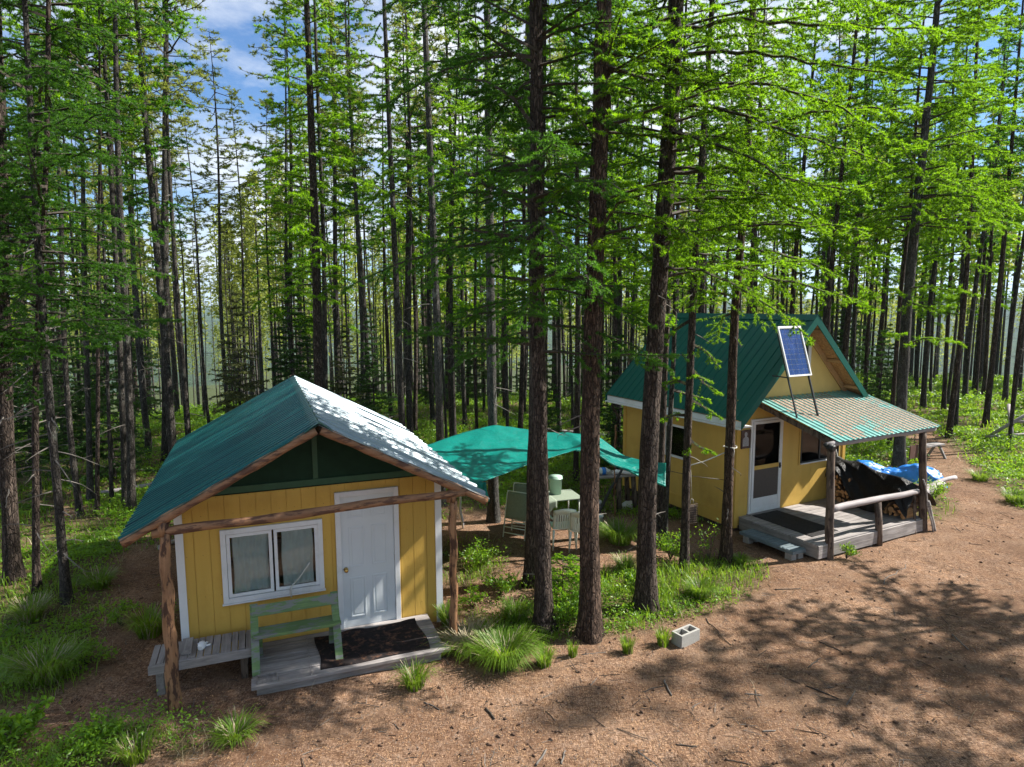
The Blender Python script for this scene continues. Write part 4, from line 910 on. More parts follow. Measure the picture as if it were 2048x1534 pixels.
# plastic chairs
def plastic_chair(lab, loc, rz):
    o = thing('garden_chair', lab, 'chair', loc, rz, 'white plastic chairs by the folding table')
    for (a, b) in ((-.22, -.22), (.22, -.22), (-.2, .22), (.2, .22)):
        mb = MB(); mb.tube([(a * 1.12, b * 1.15, 0), (a, b, .42)], [.016, .028], 8); mb.build('leg', M['plastic'], o)
    mb = MB(); P = np.array([[(u, v, .43 + .02 * (abs(u) / .22) ** 2 - .015 * math.cos(v * 6)) for v in np.linspace(-.22, .24, 12)] for u in np.linspace(-.23, .23, 12)]); mb.grid(P); mb.build('seat', M['plastic'], o, solid=.012)
    mb = MB(); bz = lambda u, w: (u, -.22 - (w - .43) * .22 + .05 * (abs(u) / .23) ** 2, w)
    for k in range(7):
        u = -.135 + k * .045; mb.beam(bz(u, .46), bz(u * 1.05, .76), .022, .012, upv=(0, 1, 0))
    n = 10; mb.grid(np.array([[bz(-.23 + .46 * i / n, w + .05 * math.cos((i / n - .5) * PI) * (w > .78)) for w in (.75, .80, .84)] for i in range(n + 1)])); mb.grid(np.array([[bz(-.2 + .4 * i / n, w) for w in (.43, .47)] for i in range(n + 1)]))
    for s_ in (-1, 1): mb.grid(np.array([[bz(s_ * q, w) for w in np.linspace(.43, .82, 6)] for q in (.165, .235)]))
    mb.build('backrest', M['plastic'], o, solid=.012)
    for s_ in (-1, 1): mb = MB(); mb.tube([bz(s_ * .24, .66), (s_ * .27, -.05, .66), (s_ * .27, .15, .64), (s_ * .24, .22, .43)], [.02, .024, .024, .018], 8); mb.build('armrest', M['plastic'], o)
    return o
plastic_chair('pale plastic armchair with slotted back seen between the two dark trunks', G0(1.02, 13.0), .15)
plastic_chair('pale plastic armchair mostly hidden behind the thick middle trunk', G0(1.45, 12.75), -.35)
# folded lounger leaning on the table
def folded_chair(lab, p, rz, wd, h, tilt, m):
    o = thing('folded_lawn_chair', lab, 'chair', p, rz)
    fr = lambda u, w, d=0: (u, w * tilt + d, w)
    mb = MB()
    for u in (-wd / 2, wd / 2): mb.tube([fr(u, 0), fr(u, h * .95), fr(u * .9, h)], .014, 8)
    for w in (.10, .22, .34, h - .005): mb.tube([fr(-wd / 2, w), fr(wd / 2, w)], .012, 8)
    mb.build('frame', M['plastic'], o)
    mb = MB(); mb.grid(np.array([[fr(u, w, -.012 * math.sin(PI * (u + wd / 2) / wd)) for w in np.linspace(.40, h - .02, 10)] for u in np.linspace(-wd / 2 + .01, wd / 2 - .01, 10)])); mb.build('fabric', m, o, solid=.01); return o
folded_chair('folded lawn chair with green fabric leaning beside the folding table', G0(.02, 13.45), -1.05 + .55, .52, .98, .22, M['webgreen'])
folded_chair('second folded lawn chair with rounded top behind the green one', G0(.22, 13.9), -.35, .52, 1.05, .16, M['webgreen'])
# tarp poles
for lab, a, b, r_, m_ in (('white bent pole holding up the left end of the turquoise sheet', G0(-1.12, 14.1), at(918, 985, 13.6), .03, 'white'), ('rusty orange post behind the turquoise sheet', G0(2.85, 17.6), at(1231, 850, 17.6), .035, 'log'),
                    ('thin orange stake by the workbench', G0(2.45, 15.1), at(1228, 940, 15.1), .018, 'log'), ('dark blue rolled umbrella leaning on the workbench', G0(1.95, 14.9), at(1245, 935, 15.2), .035, 'black'), ('rough wooden stick lying by the thick middle trunk', G0(1.62, 12.15), at(1190, 1062, 12.9), .022, 'plastic')):
    a = np.array(a); b = np.array(b); n = 8; mb = MB(); mb.tube([tuple(a + (b - a) * i / n + np.array([.015 * math.sin(i * 1.1), 0, 0])) for i in range(n + 1)], [r_ * (1 - .3 * abs(i / n - .6)) for i in range(n + 1)], 9, rnd=rnd, jit=.05)
    tag(mb.build('pole', M[m_], None), lab, 'pole')
# log workbench with jug
wb = thing('workbench', 'rough log workbench at the back corner of the tall cabin', 'workbench', G0(2.5, 16.0), .25)
for i in range(4): mb = MB(); mb.box(-.55, -.28 + i * .14, .93, .6, -.28 + i * .14 + .13, .98); mb.build('plank', M['greyplank'], wb, bevel=.006)
for (a, b) in ((-.45, -.2), (.1, -.22), (.5, -.2), (-.4, .2), (.5, .2)): mb = MB(); mb.tube([(a * 1.15, b * 1.2, -.1), (a, b, .93)], [.07, .06], 9, rnd=rnd, jit=.08); mb.build('leg', M['greylog'], wb)
wz = tz(2.5, 16) + .985
jg = thing('jug', 'white jug with blue patch lying on the workbench', 'jug', (2.28, 15.86, wz + .09), .2)
mb = MB(); mb.tube([(-.14, 0, 0), (-.12, 0, 0), (.06, 0, 0), (.11, 0, .0), (.15, 0, 0), (.17, 0, 0)], [.07, .09, .09, .05, .03, .03], 16); mb.build('body', M['plasticw'], jg)
mb = MB(); mb.tube([(-.06, 0, 0), (.04, 0, 0)], [.092, .092], 16, cap=False); mb.build('label', M['blue'], jg, solid=.002)
mb = MB(); mb.tube([(0, 0, 0), (0, 0, .14), (0, 0, .2), (0, .0, .26)], [.05, .055, .03, .02], 10); tag(mb.build('red_can', M['red'], None, (2.02, 15.98, wz)), 'red can on the left end of the workbench', 'can')
mb = MB(); mb.tube([(-.15, 0, .0), (-.05, .02, .05), (.1, 0, .04), (.3, -.05, .02)], [.03, .06, .05, .03], 9); tag(mb.build('white_rag', M['white'], None, (2.65, 15.85, wz + .02)), 'crumpled white rag hanging on the workbench', 'rag')
mb = MB(); mb.tube([(0, 0, 0), (.0, 0, .1), (0, 0, .2)], [.16, .17, .08], 10, rnd=rnd, jit=.15); tag(mb.build('white_sack', M['white'], None, G0(3.0, 16.3)), 'small white sack under the back corner of the tall cabin', 'sack')
# suet cage on the trunk
cg = thing('wire_basket', 'dark wire basket hanging on the slim trunk before the yellow side wall', 'basket', tuple(at(1383, 1028, 11.85)), .35)
mb = MB()
for i in range(9): z = -.16 + i * .045; mb.tube([(-.10, -.045, z), (.10, -.045, z), (.10, .045, z), (-.10, .045, z), (-.10, -.045, z)], .0045, 5, cap=False)
for x_ in np.linspace(-.1, .1, 7): mb.tube([(x_, -.046, -.16), (x_, -.046, .2)], .004, 5)
mb.build('wire', M['greylog'], cg)
mb = MB(); mb.box(-.085, -.035, -.15, .085, .035, .16); mb.build('filling', M['dark'], cg)
mb = MB(); mb.tube([(-.03, 0, .2), (-.03, 0, .27), (0, 0, .30), (.03, 0, .27), (.03, 0, .2)], .005, 6); mb.tube([(0, 0, .30), (-.03, .02, .85)], .004, 5); mb.build('hanger', M['cord'], cg)
ring = np.array(at(1460, 893, 12.21)); mb = MB(); mb.tube([tuple(ring + np.array([.125 * math.cos(a), .125 * math.sin(a), .012 * math.sin(a * 2)])) for a in np.linspace(0, 2 * PI, 22)], .008, 6, cap=False); mb.tube([tuple(ring + np.array([.03, -.125, 0])), tuple(ring + np.array([.04, -.135, -.09])), tuple(ring + np.array([.02, -.13, -.17]))], .006, 5)
tag(mb.build('cord', M['cord'], None), 'white cord tied round the slim rough trunk by the cabin corner', 'cord')
# concrete block with two square holes
cb = MB(); L_, W_, H_ = .40, .20, .20; t = .035; xs = [0, t, .185, .215, L_ - t, L_]; ys = [0, t, W_ - t, W_]
for (a, b, c, d) in ((0, 0, L_, t), (0, W_ - t, L_, W_), (0, t, t, W_ - t), (L_ - t, t, L_, W_ - t), (.1825, t, .2175, W_ - t)): cb.box(a, b, 0, c, d, H_ - (0.0 if b != t else .0012))
o = cb.build('concrete_block', M['concrete'], None, (2.47, 9.0, tz(2.5, 9.1) - .012), .60, bevel=.004); tag(o, 'grey hollow concrete block with two square holes on the needle litter', 'concrete block')
# far bench, buck fence
fb = thing('picnic_bench', 'small grey bench on splayed legs far behind the porch', 'bench', G0(13.3, 20.5), .45)
mb = MB(); mb.box(-.75, -.16, .42, .75, .16, .46); mb.build('seat', M['greyplank'], fb)
for s_ in (-.6, .6):
    for q in (-1, 1): mb = MB(); mb.beam((s_, q * .28, 0), (s_, q * .05, .42), .05, .07); mb.build('leg', M['greyplank'], fb)
bf = thing('buck_fence', 'grey crossed pole fence at the right edge of the clearing', 'fence', G0(18.2, 23.2), .25)
for (a, b, r_) in (((-.5, -.4, 0), (.3, .5, 1.25), .06), ((-.6, .6, 0), (.2, -.5, 1.2), .06), ((-.2, 0, .75), (2.4, -.3, .55), .055), ((-1.0, .1, .2), (2.2, -.1, .25), .05), ((1.6, -.6, 0), (2.3, .4, 1.2), .06), ((1.5, .6, 0), (2.4, -.5, 1.15), .06)):
    mb = MB(); mb.tube([a, b], r_, 8, rnd=rnd, jit=.06); mb.build('fence_pole', M['greylogx'], bf)
for lab, a, b, r_ in (('fallen pale log behind the left trunks', (-11.0, 16.9), (-8.6, 18.7), .07), ('fallen grey log in the green behind the left cabin', (-8.0, 21.5), (-4.0, 20.4), .06), ('weathered grey board lying in the dirt left of the small cabin', (-7.3, 12.9), (-7.0, 13.6), .05), ('fallen trunk far behind the turquoise sheet', (0.5, 26.), (5.5, 23.), .08), ('fallen grey log on the slope behind the blue sheet', (17., 35.), (24., 34.), .09)):
    mb = MB(); n = 10; a = np.array((*a, tz(*a) + r_ * .9)); b = np.array((*b, tz(*b) + r_ * .9)); mb.tube([tuple(a + (b - a) * i / n) for i in range(n + 1)], r_, 8, rnd=rnd, jit=.08); tag(mb.build('fallen_log', M['greylogx'], None), lab, 'log')

# ================================================================== TREES
def norm(a): return a / np.maximum(np.linalg.norm(a, axis=-1, keepdims=True), 1e-9)
def segs_mesh(A, B, ra, rb, k=3):
    n = len(A); D = norm(B - A); ref = np.where(np.abs(D[:, 2:3]) < .9, np.array([[0, 0, 1.]]), np.array([[1., 0, 0]])); X_ = norm(np.cross(D, ref)); Y_ = np.cross(D, X_)
    V = np.zeros((n, 2 * k, 3))
    for j in range(k):
        a = 2 * PI * j / k; o = X_ * math.cos(a) + Y_ * math.sin(a); V[:, j] = A + o * ra[:, None]; V[:, k + j] = B + o * rb[:, None]
    base = (np.arange(n) * 2 * k)[:, None]
    F = np.concatenate([base + np.array([[j, (j + 1) % k, k + (j + 1) % k, k + j]]) for j in range(k)], 0)
    return V.reshape(-1, 3), F
def tufts_mesh(rs, P, D, val, nt, tl, tw, spread=1.0, up=.15):
    n = len(P); P = np.repeat(P, nt, 0); D = np.repeat(D, nt, 0); val = np.repeat(val, nt)
    d = norm(D * (1.0 / spread) + rs.normal(size=P.shape) * .9 + np.array([0, 0, up])); w = norm(np.cross(d, rs.normal(size=P.shape)))
    l = tl * rs.uniform(.6, 1.25, (len(P), 1)); ww = tw * rs.uniform(.7, 1.2, (len(P), 1))
    V = np.stack([P - w * ww / 2 + d * l * .1, P + w * ww / 2 + d * l * .1, P + d * l], 1).reshape(-1, 3)
    return V, np.arange(len(V)).reshape(-1, 3), np.repeat(np.clip(val + rs.uniform(-.12, .12, len(P)), 0, 1), 3)
def poly_at(P, n):
    s = np.concatenate([[0], np.cumsum(np.linalg.norm(np.diff(P, axis=0), axis=1))]); L = s[-1]; q = np.linspace(0, L, n)
    return np.stack([np.interp(q, s, P[:, k]) for k in range(3)], -1), L
def crown_mesh(name, rs, branches, kind, mats, tsp=.11, fsp=.045, nt=5, tl=.04, tw=.014, twl=(.12, .38), t0=.12, extra_dead=None, bare=.0, hang=.0, subp=.8):
    """branches: list of (polyline, base radius). mats = wood, needles, dead"""
    WA, WB, Wa, Wb = [], [], [], []; TB, TD, TL, TV = [], [], [], []; PB, PD, PV_ = [], [], []
    for P, r0 in branches:
        P = np.asarray(P); L = np.linalg.norm(np.diff(P, axis=0), axis=1).sum(); n = max(5, int(L / .22)); Q, L = poly_at(P, n); t = np.linspace(0, 1, n)
        Q[1:-1] += rs.normal(0, .012 * L, Q[1:-1].shape) * .5
        r = r0 * (1 - t) ** .8 + .004; WA.append(Q[:-1]); WB.append(Q[1:]); Wa.append(r[:-1]); Wb.append(r[1:])
        m = max(4, int(L * (1 - t0) / tsp)); ts = t0 + (1 - t0) * (np.arange(m) + rs.uniform(0, .8, m)) / m; ts = np.clip(ts, 0, .999)
        bs = np.stack([np.interp(ts, t, Q[:, k]) for k in range(3)], -1); bd = norm(np.stack([np.interp(np.clip(ts + .05, 0, 1), t, Q[:, k]) for k in range(3)], -1) - np.stack([np.interp(ts - .05, t, Q[:, k]) for k in range(3)], -1))
        side = np.where(np.arange(m) % 2 == 0, 1, -1) * 1.0; perp = norm(np.cross(bd, np.array([0, 0, 1.]))) * side[:, None]
        fw = rs.uniform(.35, 1.0, (m, 1)); d = norm(bd * fw + perp * rs.uniform(.6, 1.1, (m, 1)) + np.array([0, 0, 1.]) * rs.uniform(-.35 - hang, .22, (m, 1)))
        if kind == 'pine': d = norm(bd * .8 + perp * rs.uniform(.2, 1.2, (m, 1)) + np.array([0, 0, 1.]) * rs.uniform(-.4, .8, (m, 1)))
        ln = (twl[0] + (twl[1] * L) * (1 - ts) ** .8) * rs.uniform(.55, 1.15, m)
        if kind == 'pine': ln = rs.uniform(.10, .45, m) * (.5 + .5 * min(1, L))
        bv = rs.uniform(.15, .85)
        TB.append(bs); TD.append(d); TL.append(ln); TV.append(np.full(m, bv))
        keep = t >= (t0 if kind != 'pine' else .45)
        nn = max(2, int(L / fsp * (.25 if kind == 'pine' else 1))); tt = rs.uniform(t0 if kind != 'pine' else .5, 1, nn); PB.append(np.stack([np.interp(tt, t, Q[:, k]) for k in range(3)], -1)); PD.append(np.tile(norm(Q[-1] - Q[0])[None], (nn, 1))); PV_.append(np.full(nn, bv))
    TB, TD, TL, TV = np.concatenate(TB), np.concatenate(TD), np.concatenate(TL), np.concatenate(TV)
    ends = TB + TD * TL[:, None] + np.array([0, 0, -1.]) * (TL[:, None] ** 2) * (.12 + hang * .5)
    WA.append(TB); WB.append(ends); Wa.append(np.full(len(TB), .004 + .003 * tw / .014)); Wb.append(np.full(len(TB), .002))
    # secondary twigs
    sub = rs.random(len(TB)) < subp
    for f in (.35, .6, .8):
        sB = TB[sub] + (ends[sub] - TB[sub]) * f; sd = norm(TD[sub] + norm(np.cross(TD[sub], np.array([0, 0, 1.]))) * rs.choice([-1, 1], (sub.sum(), 1)) * .9 + rs.normal(0, .25, (sub.sum(), 3))); sl_ = TL[sub] * (1 - f) * .75 + .03
        nE = np.maximum((sl_ / fsp).astype(int), 1); rI = np.repeat(np.arange(len(sB)), nE); fr = rs.random(len(rI)); PB.append(sB[rI] + sd[rI] * (sl_[rI] * fr)[:, None]); PD.append(sd[rI]); PV_.append(TV[sub][rI])
    nE = np.maximum((TL / fsp).astype(int), 1); rI = np.repeat(np.arange(len(TB)), nE); fr = rs.uniform(.05, 1, len(rI)) if kind != 'pine' else rs.uniform(.25, 1, len(rI)); PB.append(TB[rI] + (ends[rI] - TB[rI]) * fr[:, None]); PD.append(TD[rI]); PV_.append(TV[rI])
    PB, PD, PV_ = np.concatenate(PB), np.concatenate(PD), np.concatenate(PV_)
    if bare > 0: k = rs.random(len(PB)) > bare; PB, PD, PV_ = PB[k], PD[k], PV_[k]
    PV_ = np.clip(PV_ * .7 + .3 * vnoise(PB[:, 0] * 1.7 + PB[:, 2], PB[:, 1] * 1.7, 1.3), 0, 1)
    V1, F1 = segs_mesh(np.concatenate(WA), np.concatenate(WB), np.concatenate(Wa), np.concatenate(Wb), 3)
    m4 = np.zeros(len(F1), int)
    if extra_dead is not None: Vd, Fd = extra_dead; F1 = np.concatenate([F1, Fd + len(V1)]); V1 = np.concatenate([V1, Vd]); m4 = np.concatenate([m4, np.full(len(Fd), 2)])
    V2, F2, v2 = tufts_mesh(rs, PB, PD, PV_, nt, tl, tw)
    me = mesh_np(name, np.concatenate([V1, V2]), F1, F2 + len(V1), list(mats) + [M['deadtwig']], m4, 1, {'v': np.concatenate([np.full(len(V1), .3), v2])}); return me
def dead_mesh(name, rs, n, z0, z1, cen, rad, mat, lmax=1.0):
    A, B, ra, rb = [], [], [], []
    for i in range(n):
        z = rs.uniform(z0, z1); a = rs.uniform(0, 2 * PI); L = rs.uniform(.2, lmax) ; c = cen(z); d = np.array([math.cos(a), math.sin(a), rs.uniform(-.45, .25)])
        p = np.array([c[0], c[1], z]) + d * rad(z) * .8
        m = 4; pts = [p]
        for k in range(m): d = d + np.array([rs.uniform(-.25, .25), rs.uniform(-.25, .25), -.08]); pts.append(pts[-1] + d / np.linalg.norm(d) * L / m)
        rr_ = .011 * (1 - np.linspace(0, 1, m + 1)) + .003
        for k in range(m): A.append(pts[k]); B.append(pts[k + 1]); ra.append(rr_[k]); rb.append(rr_[k + 1])
        for _ in range(2):
            k = rs.randint(1, m + 1); e = pts[k] + np.array([rs.uniform(-.3, .3), rs.uniform(-.3, .3), rs.uniform(-.25, .1)]) * L * .6; A.append(pts[k]); B.append(e); ra.append(.004); rb.append(.002)
    return segs_mesh(np.array(A), np.array(B), np.array(ra), np.array(rb), 3)
def trunk_mesh(name, rs, H, r0, cen, mat, k=24, dz=.06, ztop=12, flare=.5, rough=.12, fis=7.0):
    zs = np.concatenate([np.arange(-.35, ztop, dz), np.arange(ztop, H, 1.2), [H]]) if ztop < H else np.append(np.arange(-.35, H, dz), H)
    r0 = r0 * .80
    rad = lambda z: r0 * np.maximum(1 - np.maximum(z, 0) / (H * 1.02), .02) ** .75 * (1 + flare * np.exp(-np.maximum(z, 0) / .28))
    a = np.linspace(0, 2 * PI, k, endpoint=False); Zz, Aa = np.meshgrid(zs, a, indexing='ij'); s = rs.randint(0, 50)
    nz = fbm(np.cos(Aa) * fis * r0 * 5, np.sin(Aa) * fis * r0 * 5 + Zz * .9, 1.0, s, 3) ; ridge = np.abs(nz - .5) * 2
    lob = .10 * np.cos(Aa * 3 + s) * np.exp(-np.maximum(Zz, 0) / .35) * (flare > .2)
    low = (fbm(np.cos(Aa) * 1.2 + 9, np.sin(Aa) * 1.2 + Zz * .7, 1, s + 3, 2) - .5) * .10
    Rr = rad(Zz) * (1 + lob + low + rough * (ridge - .35) * 2)
    Cx = np.array([cen(z) for z in zs]); V = np.stack([Cx[:, 0:1] + Rr * np.cos(Aa), Cx[:, 1:2] + Rr * np.sin(Aa), Zz], -1)
    n = len(zs); I = np.arange(n * k).reshape(n, k); nx_ = np.roll(I, -1, 1); F = np.stack([I[:-1], nx_[:-1], nx_[1:], I[1:]], -1).reshape(-1, 4)
    return mesh_np(name, V.reshape(-1, 3), F, None, [mat], sm4=True), rad
def branch_poly(rs, c, z, az, L, a, b, r):
    t = np.linspace(0, 1, 7); dz = L * (a * t + b * t * t); w = np.cumsum(rs.normal(0, .05, 7)) * L * .5
    x = np.cos(az) * (L * t + r) - np.sin(az) * w; y = np.sin(az) * (L * t + r) + np.cos(az) * w
    return np.stack([c[0] + x, c[1] + y, z + dz], -1)
def larch_branches(rs, cen, rad, z0, z1, H, dens, Lmax, top_l=.5, azf=None):
    out = []; z = z0
    while z < z1:
        t = (z - z0) / max(H - z0, .1); L = Lmax * (1 - t) ** .7 * rs.uniform(.45, 1.1) * (.55 + .45 * min(1, (z - z0) / 1.5 + .3)); L = max(L, .3); az = rs.uniform(0, 2 * PI)
        if azf: L *= azf(az)
        up_ = .05 + .45 * t
        out.append((branch_poly(rs, cen(z), z, az, L, rs.uniform(-.12, .30) + up_ * .6, rs.uniform(-.50, .05), rad(z) * .6), .006 + .0085 * L)); z += rs.uniform(.4, 1.6) / (dens * 1.3)
    return out
def cen_fn(base, pts):
    """pts: world points of the trunk's middle line above the base"""
    zs = [0.0]; xs = [0.0]; ys = [0.0]
    for p in sorted(pts, key=lambda q: q[2]):
        zs.append(p[2] - base[2]); xs.append(p[0] - base[0]); ys.append(p[1] - base[1])
    zs, xs, ys = np.array(zs), np.array(xs), np.array(ys)
    if len(zs) == 1: return lambda z: (0.0, 0.0)
    k = ((xs[-1] - xs[0]) / (zs[-1]), (ys[-1] - ys[0]) / (zs[-1]))
    def f(z):
        if z > zs[-1]: return (xs[-1] + k[0] * (z - zs[-1]) * .8, ys[-1] + k[1] * (z - zs[-1]) * .8)
        return (float(np.interp(z, zs, xs)), float(np.interp(z, zs, ys)))
    return f
def smooth_cen(f, H):
    zs = np.linspace(-.5, H, 60); xs = np.array([f(max(z, 0))[0] for z in zs]); ys = np.array([f(max(z, 0))[1] for z in zs])
    for _ in range(5): xs[1:-1] = xs[1:-1] * .5 + (xs[:-2] + xs[2:]) * .25; ys[1:-1] = ys[1:-1] * .5 + (ys[:-2] + ys[2:]) * .25
    return lambda z: (float(np.interp(z, zs, xs)), float(np.interp(z, zs, ys)))

def base_at(px, py):
    p = gz(px, py)
    for _ in range(4): p = gz(px, py, tz(p[0], p[1]))
    return np.array([p[0], p[1], tz(p[0], p[1])])
def base_col(px, py, Y):
    """tree seen crossing pixel (px,py) at depth Y; its foot is on the ground below"""
    p = at(px, py, Y); return np.array([p[0], p[1], tz(p[0], p[1])])
NEAR = []   # (x, y) list to keep the random forest clear
def near_tree(name, label, cat, base, wpx, line, H, species, z0, Lmax, dens, seed, bark_, custom=(), group=None, k=24, azf=None, fine=1.0, dead=0, leaf='larch', z1=None, flare=.55):
    rs = np.random.RandomState(seed); base = np.array(base, float); Yd = base[1]
    pts = [at(px, py, Yd + (dy if len_ > 2 else 0)) for (px, py, *dd) in line for len_, dy in [(2 + len(dd), dd[0] if dd else 0)]]
    cen = smooth_cen(cen_fn(base, pts), H); r0 = wpx / 2 * Yd / FPX / (.93)
    root = thing(name, label, cat, base, 0, group); NEAR.append((base[0], base[1]))
    me, rad = trunk_mesh('trunk', rs, H, r0, cen, M[bark_], k, .05 if k > 20 else .25, min(H * .8, 11), flare); obj('trunk', me, root)
    zin = z1 or min(H, CAMH + Yd * .62 + 1.0)   # above this height the tree leaves the frame: larger leaf clumps will do
    br = []
    if species == 'larch': br = larch_branches(rs, cen, rad, z0, min(zin, H), H, dens, Lmax, azf=azf)
    elif species == 'pine':
        z = z0
        while z < min(zin, H):
            t = (z - z0) / (H - z0)
            for a in rs.uniform(0, 2 * PI, rs.randint(2, 5)): L = Lmax * (1 - t) ** .6 * rs.uniform(.5, 1.1) + .2; br.append((branch_poly(rs, cen(z), z, a, L, rs.uniform(-.05, .3), rs.uniform(-.1, .25), rad(z)), .012 + .012 * L))
            z += .35 / dens
    for c_ in custom: br.append((np.array([at(*q) for q in c_]) - base, .034))
    xd = dead_mesh('dead', rs, dead, .8, z0 + 2.5, cen, rad, M['deadtwig'], .45 if dead == 9 else .9) if dead else None
    q = max(1.0, (Yd / 11) ** .8)
    if br:
        if species == 'larch': me = crown_mesh('crown', rs, br, 'larch', [M['twig'], M[leaf]], tsp=.13 * q ** .5, fsp=.021 * q ** .7, nt=9, tl=.044 * q, tw=.0105 * q, hang=.35, twl=(.10, .32), subp=.8, extra_dead=xd)
        else: me = crown_mesh('crown', rs, br, 'pine', [M['twig'], M[leaf]], tsp=.14, fsp=.045, nt=8, tl=.09, tw=.02, t0=.4, extra_dead=xd)
        obj('crown', me, root)
    if H > zin + 1:
        b2 = larch_branches(rs, cen, rad, max(zin, z0), H, H, (3.8 if seed >= 40 else min(dens, 3.2) * (.45 if custom or seed in (2, 3, 7, 8) else .8)), Lmax); me = crown_mesh('upper_crown', rs, b2, 'larch', [M['twig'], M[leaf]], tsp=.26, fsp=.11, nt=3, tl=.13, tw=.10 if seed >= 40 else .06); obj('upper_crown', me, root)
    return root

T = near_tree
right_only = lambda az: .55 + .6 * max(0, math.cos(az))
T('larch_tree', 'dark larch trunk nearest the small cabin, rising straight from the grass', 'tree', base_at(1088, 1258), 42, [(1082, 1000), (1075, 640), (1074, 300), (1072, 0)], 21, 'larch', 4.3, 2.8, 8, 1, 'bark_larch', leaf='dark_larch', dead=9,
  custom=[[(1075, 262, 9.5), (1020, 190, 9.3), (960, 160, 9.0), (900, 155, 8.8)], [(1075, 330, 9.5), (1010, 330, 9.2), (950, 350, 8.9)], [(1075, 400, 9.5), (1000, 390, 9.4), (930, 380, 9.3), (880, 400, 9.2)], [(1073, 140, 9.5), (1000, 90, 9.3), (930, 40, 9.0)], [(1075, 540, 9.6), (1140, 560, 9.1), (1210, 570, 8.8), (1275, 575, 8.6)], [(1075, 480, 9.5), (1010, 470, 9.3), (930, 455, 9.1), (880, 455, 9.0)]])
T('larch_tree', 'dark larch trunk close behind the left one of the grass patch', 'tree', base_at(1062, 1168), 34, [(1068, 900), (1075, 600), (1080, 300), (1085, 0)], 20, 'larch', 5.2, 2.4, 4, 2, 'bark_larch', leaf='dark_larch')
T('larch_tree', 'thick larch with reddish sunlit bark in the middle of the grass patch', 'tree', base_at(1180, 1272), 50, [(1177, 1000), (1187, 600), (1203, 200), (1208, 0)], 23, 'larch', 5.6, 2.7, 6.5, 3, 'bark_red', azf=right_only, dead=9,
  custom=[[(1208, 130, 9.3), (1274, 151, 9.1), (1330, 166, 8.8), (1378, 167, 8.6)], [(1192, 470, 9.3), (1240, 400, 9.0), (1300, 385, 8.7)], [(1190, 560, 9.3), (1130, 545, 9.0), (1060, 560, 8.8), (1010, 570, 8.7)]])
T('larch_tree', 'leaning thick larch with grey brown bark right of the reddish one', 'tree', base_at(1291, 1216), 48, [(1296, 900), (1322, 500), (1343, 200), (1352, 0)], 23, 'larch', 5.4, 3.5, 7.5, 4, 'bark_larch', azf=right_only, dead=9,
  custom=[[(1345, 198, 10.2), (1478, 224, 9.6), (1572, 266, 9.2), (1692, 297, 8.8), (1781, 334, 8.5)], [(1345, 167, 10.2), (1546, 167, 9.8), (1640, 203, 9.4), (1734, 245, 9.1), (1775, 275, 8.9)],
          [(1350, 60, 10.2), (1450, 45, 9.5), (1546, 42, 9.2), (1640, 47, 8.9), (1791, 57, 8.6), (1911, 70, 8.4)], [(1335, 344, 10.2), (1489, 344, 9.7), (1598, 365, 9.3), (1713, 378, 9.0), (1775, 355, 8.8)], [(1352, 25, 10.2), (1300, 60, 9.6), (1227, 89, 9.2)],
          [(1330, 400, 10.2), (1420, 395, 9.8), (1530, 400, 9.4), (1660, 396, 9.2)], [(1340, 260, 10.2), (1430, 290, 9.5), (1530, 330, 9.0), (1650, 420, 8.6)], [(1345, 110, 10.2), (1430, 100, 9.9), (1560, 110, 9.4), (1680, 130, 9.0), (1850, 160, 8.6)]])
T('larch_tree', 'slim straight larch trunk with the hanging wire basket', 'tree', base_at(1369, 1140), 21, [(1374, 900), (1386, 600), (1398, 400), (1412, 200), (1425, 0)], 18, 'larch', 5.0, 2.0, 2.8, 5, 'bark_larch', k=18, dead=9,
  custom=[[(1384, 690, 11.9), (1410, 700, 11.6), (1440, 735, 11.4)], [(1380, 735, 11.9), (1410, 770, 11.5), (1445, 790, 11.2)], [(1380, 800, 11.9), (1410, 815, 11.6), (1440, 835, 11.4)], [(1378, 770, 11.9), (1350, 760, 11.8), (1325, 775, 11.7)], [(1378, 880, 11.9), (1400, 895, 11.6), (1430, 905, 11.4)], [(1382, 640, 11.9), (1350, 660, 11.9), (1325, 690, 11.8)], [(1376, 830, 11.9), (1345, 830, 11.7), (1320, 840, 11.6)]])
T('larch_tree', 'slim rough trunk with a white cord tied round it before the cabin corner', 'tree', base_at(1452, 1122), 25, [(1459, 900), (1470, 600), (1490, 400), (1500, 200), (1506, 0)], 18, 'larch', 4.8, 2.5, 3.0, 6, 'bark_red', k=20, dead=9,
  custom=[[(1470, 522, 12.1), (1530, 553, 11.6), (1624, 574, 11.1), (1740, 608, 10.7)], [(1472, 500, 12.1), (1540, 500, 11.6), (1610, 520, 11.3), (1690, 560, 11)], [(1478, 450, 12.1), (1560, 440, 11.7), (1650, 450, 11.3)], [(1468, 560, 12.1), (1520, 590, 11.7), (1560, 610, 11.5)], [(1470, 530, 12.1), (1420, 520, 11.8), (1370, 540, 11.6), (1310, 580, 11.4)]])
T('larch_tree', 'thin leaning trunk between the two slim larches', 'tree', base_at(1328, 1092), 14, [(1337, 900), (1348, 700), (1352, 500), (1365, 200)], 15, 'larch', 4.5, 1.3, 3, 7, 'bark_pine', k=14,
  custom=[[(1345, 780, 13), (1380, 790, 12.8), (1420, 800, 12.6)]])
T('larch_tree', 'dark trunk directly behind the leaning thick larch', 'tree', base_at(1317, 1066), 20, [(1322, 900), (1335, 600), (1350, 300)], 19, 'larch', 9.0, 1.6, 1.6, 8, 'bark_larch', k=16)
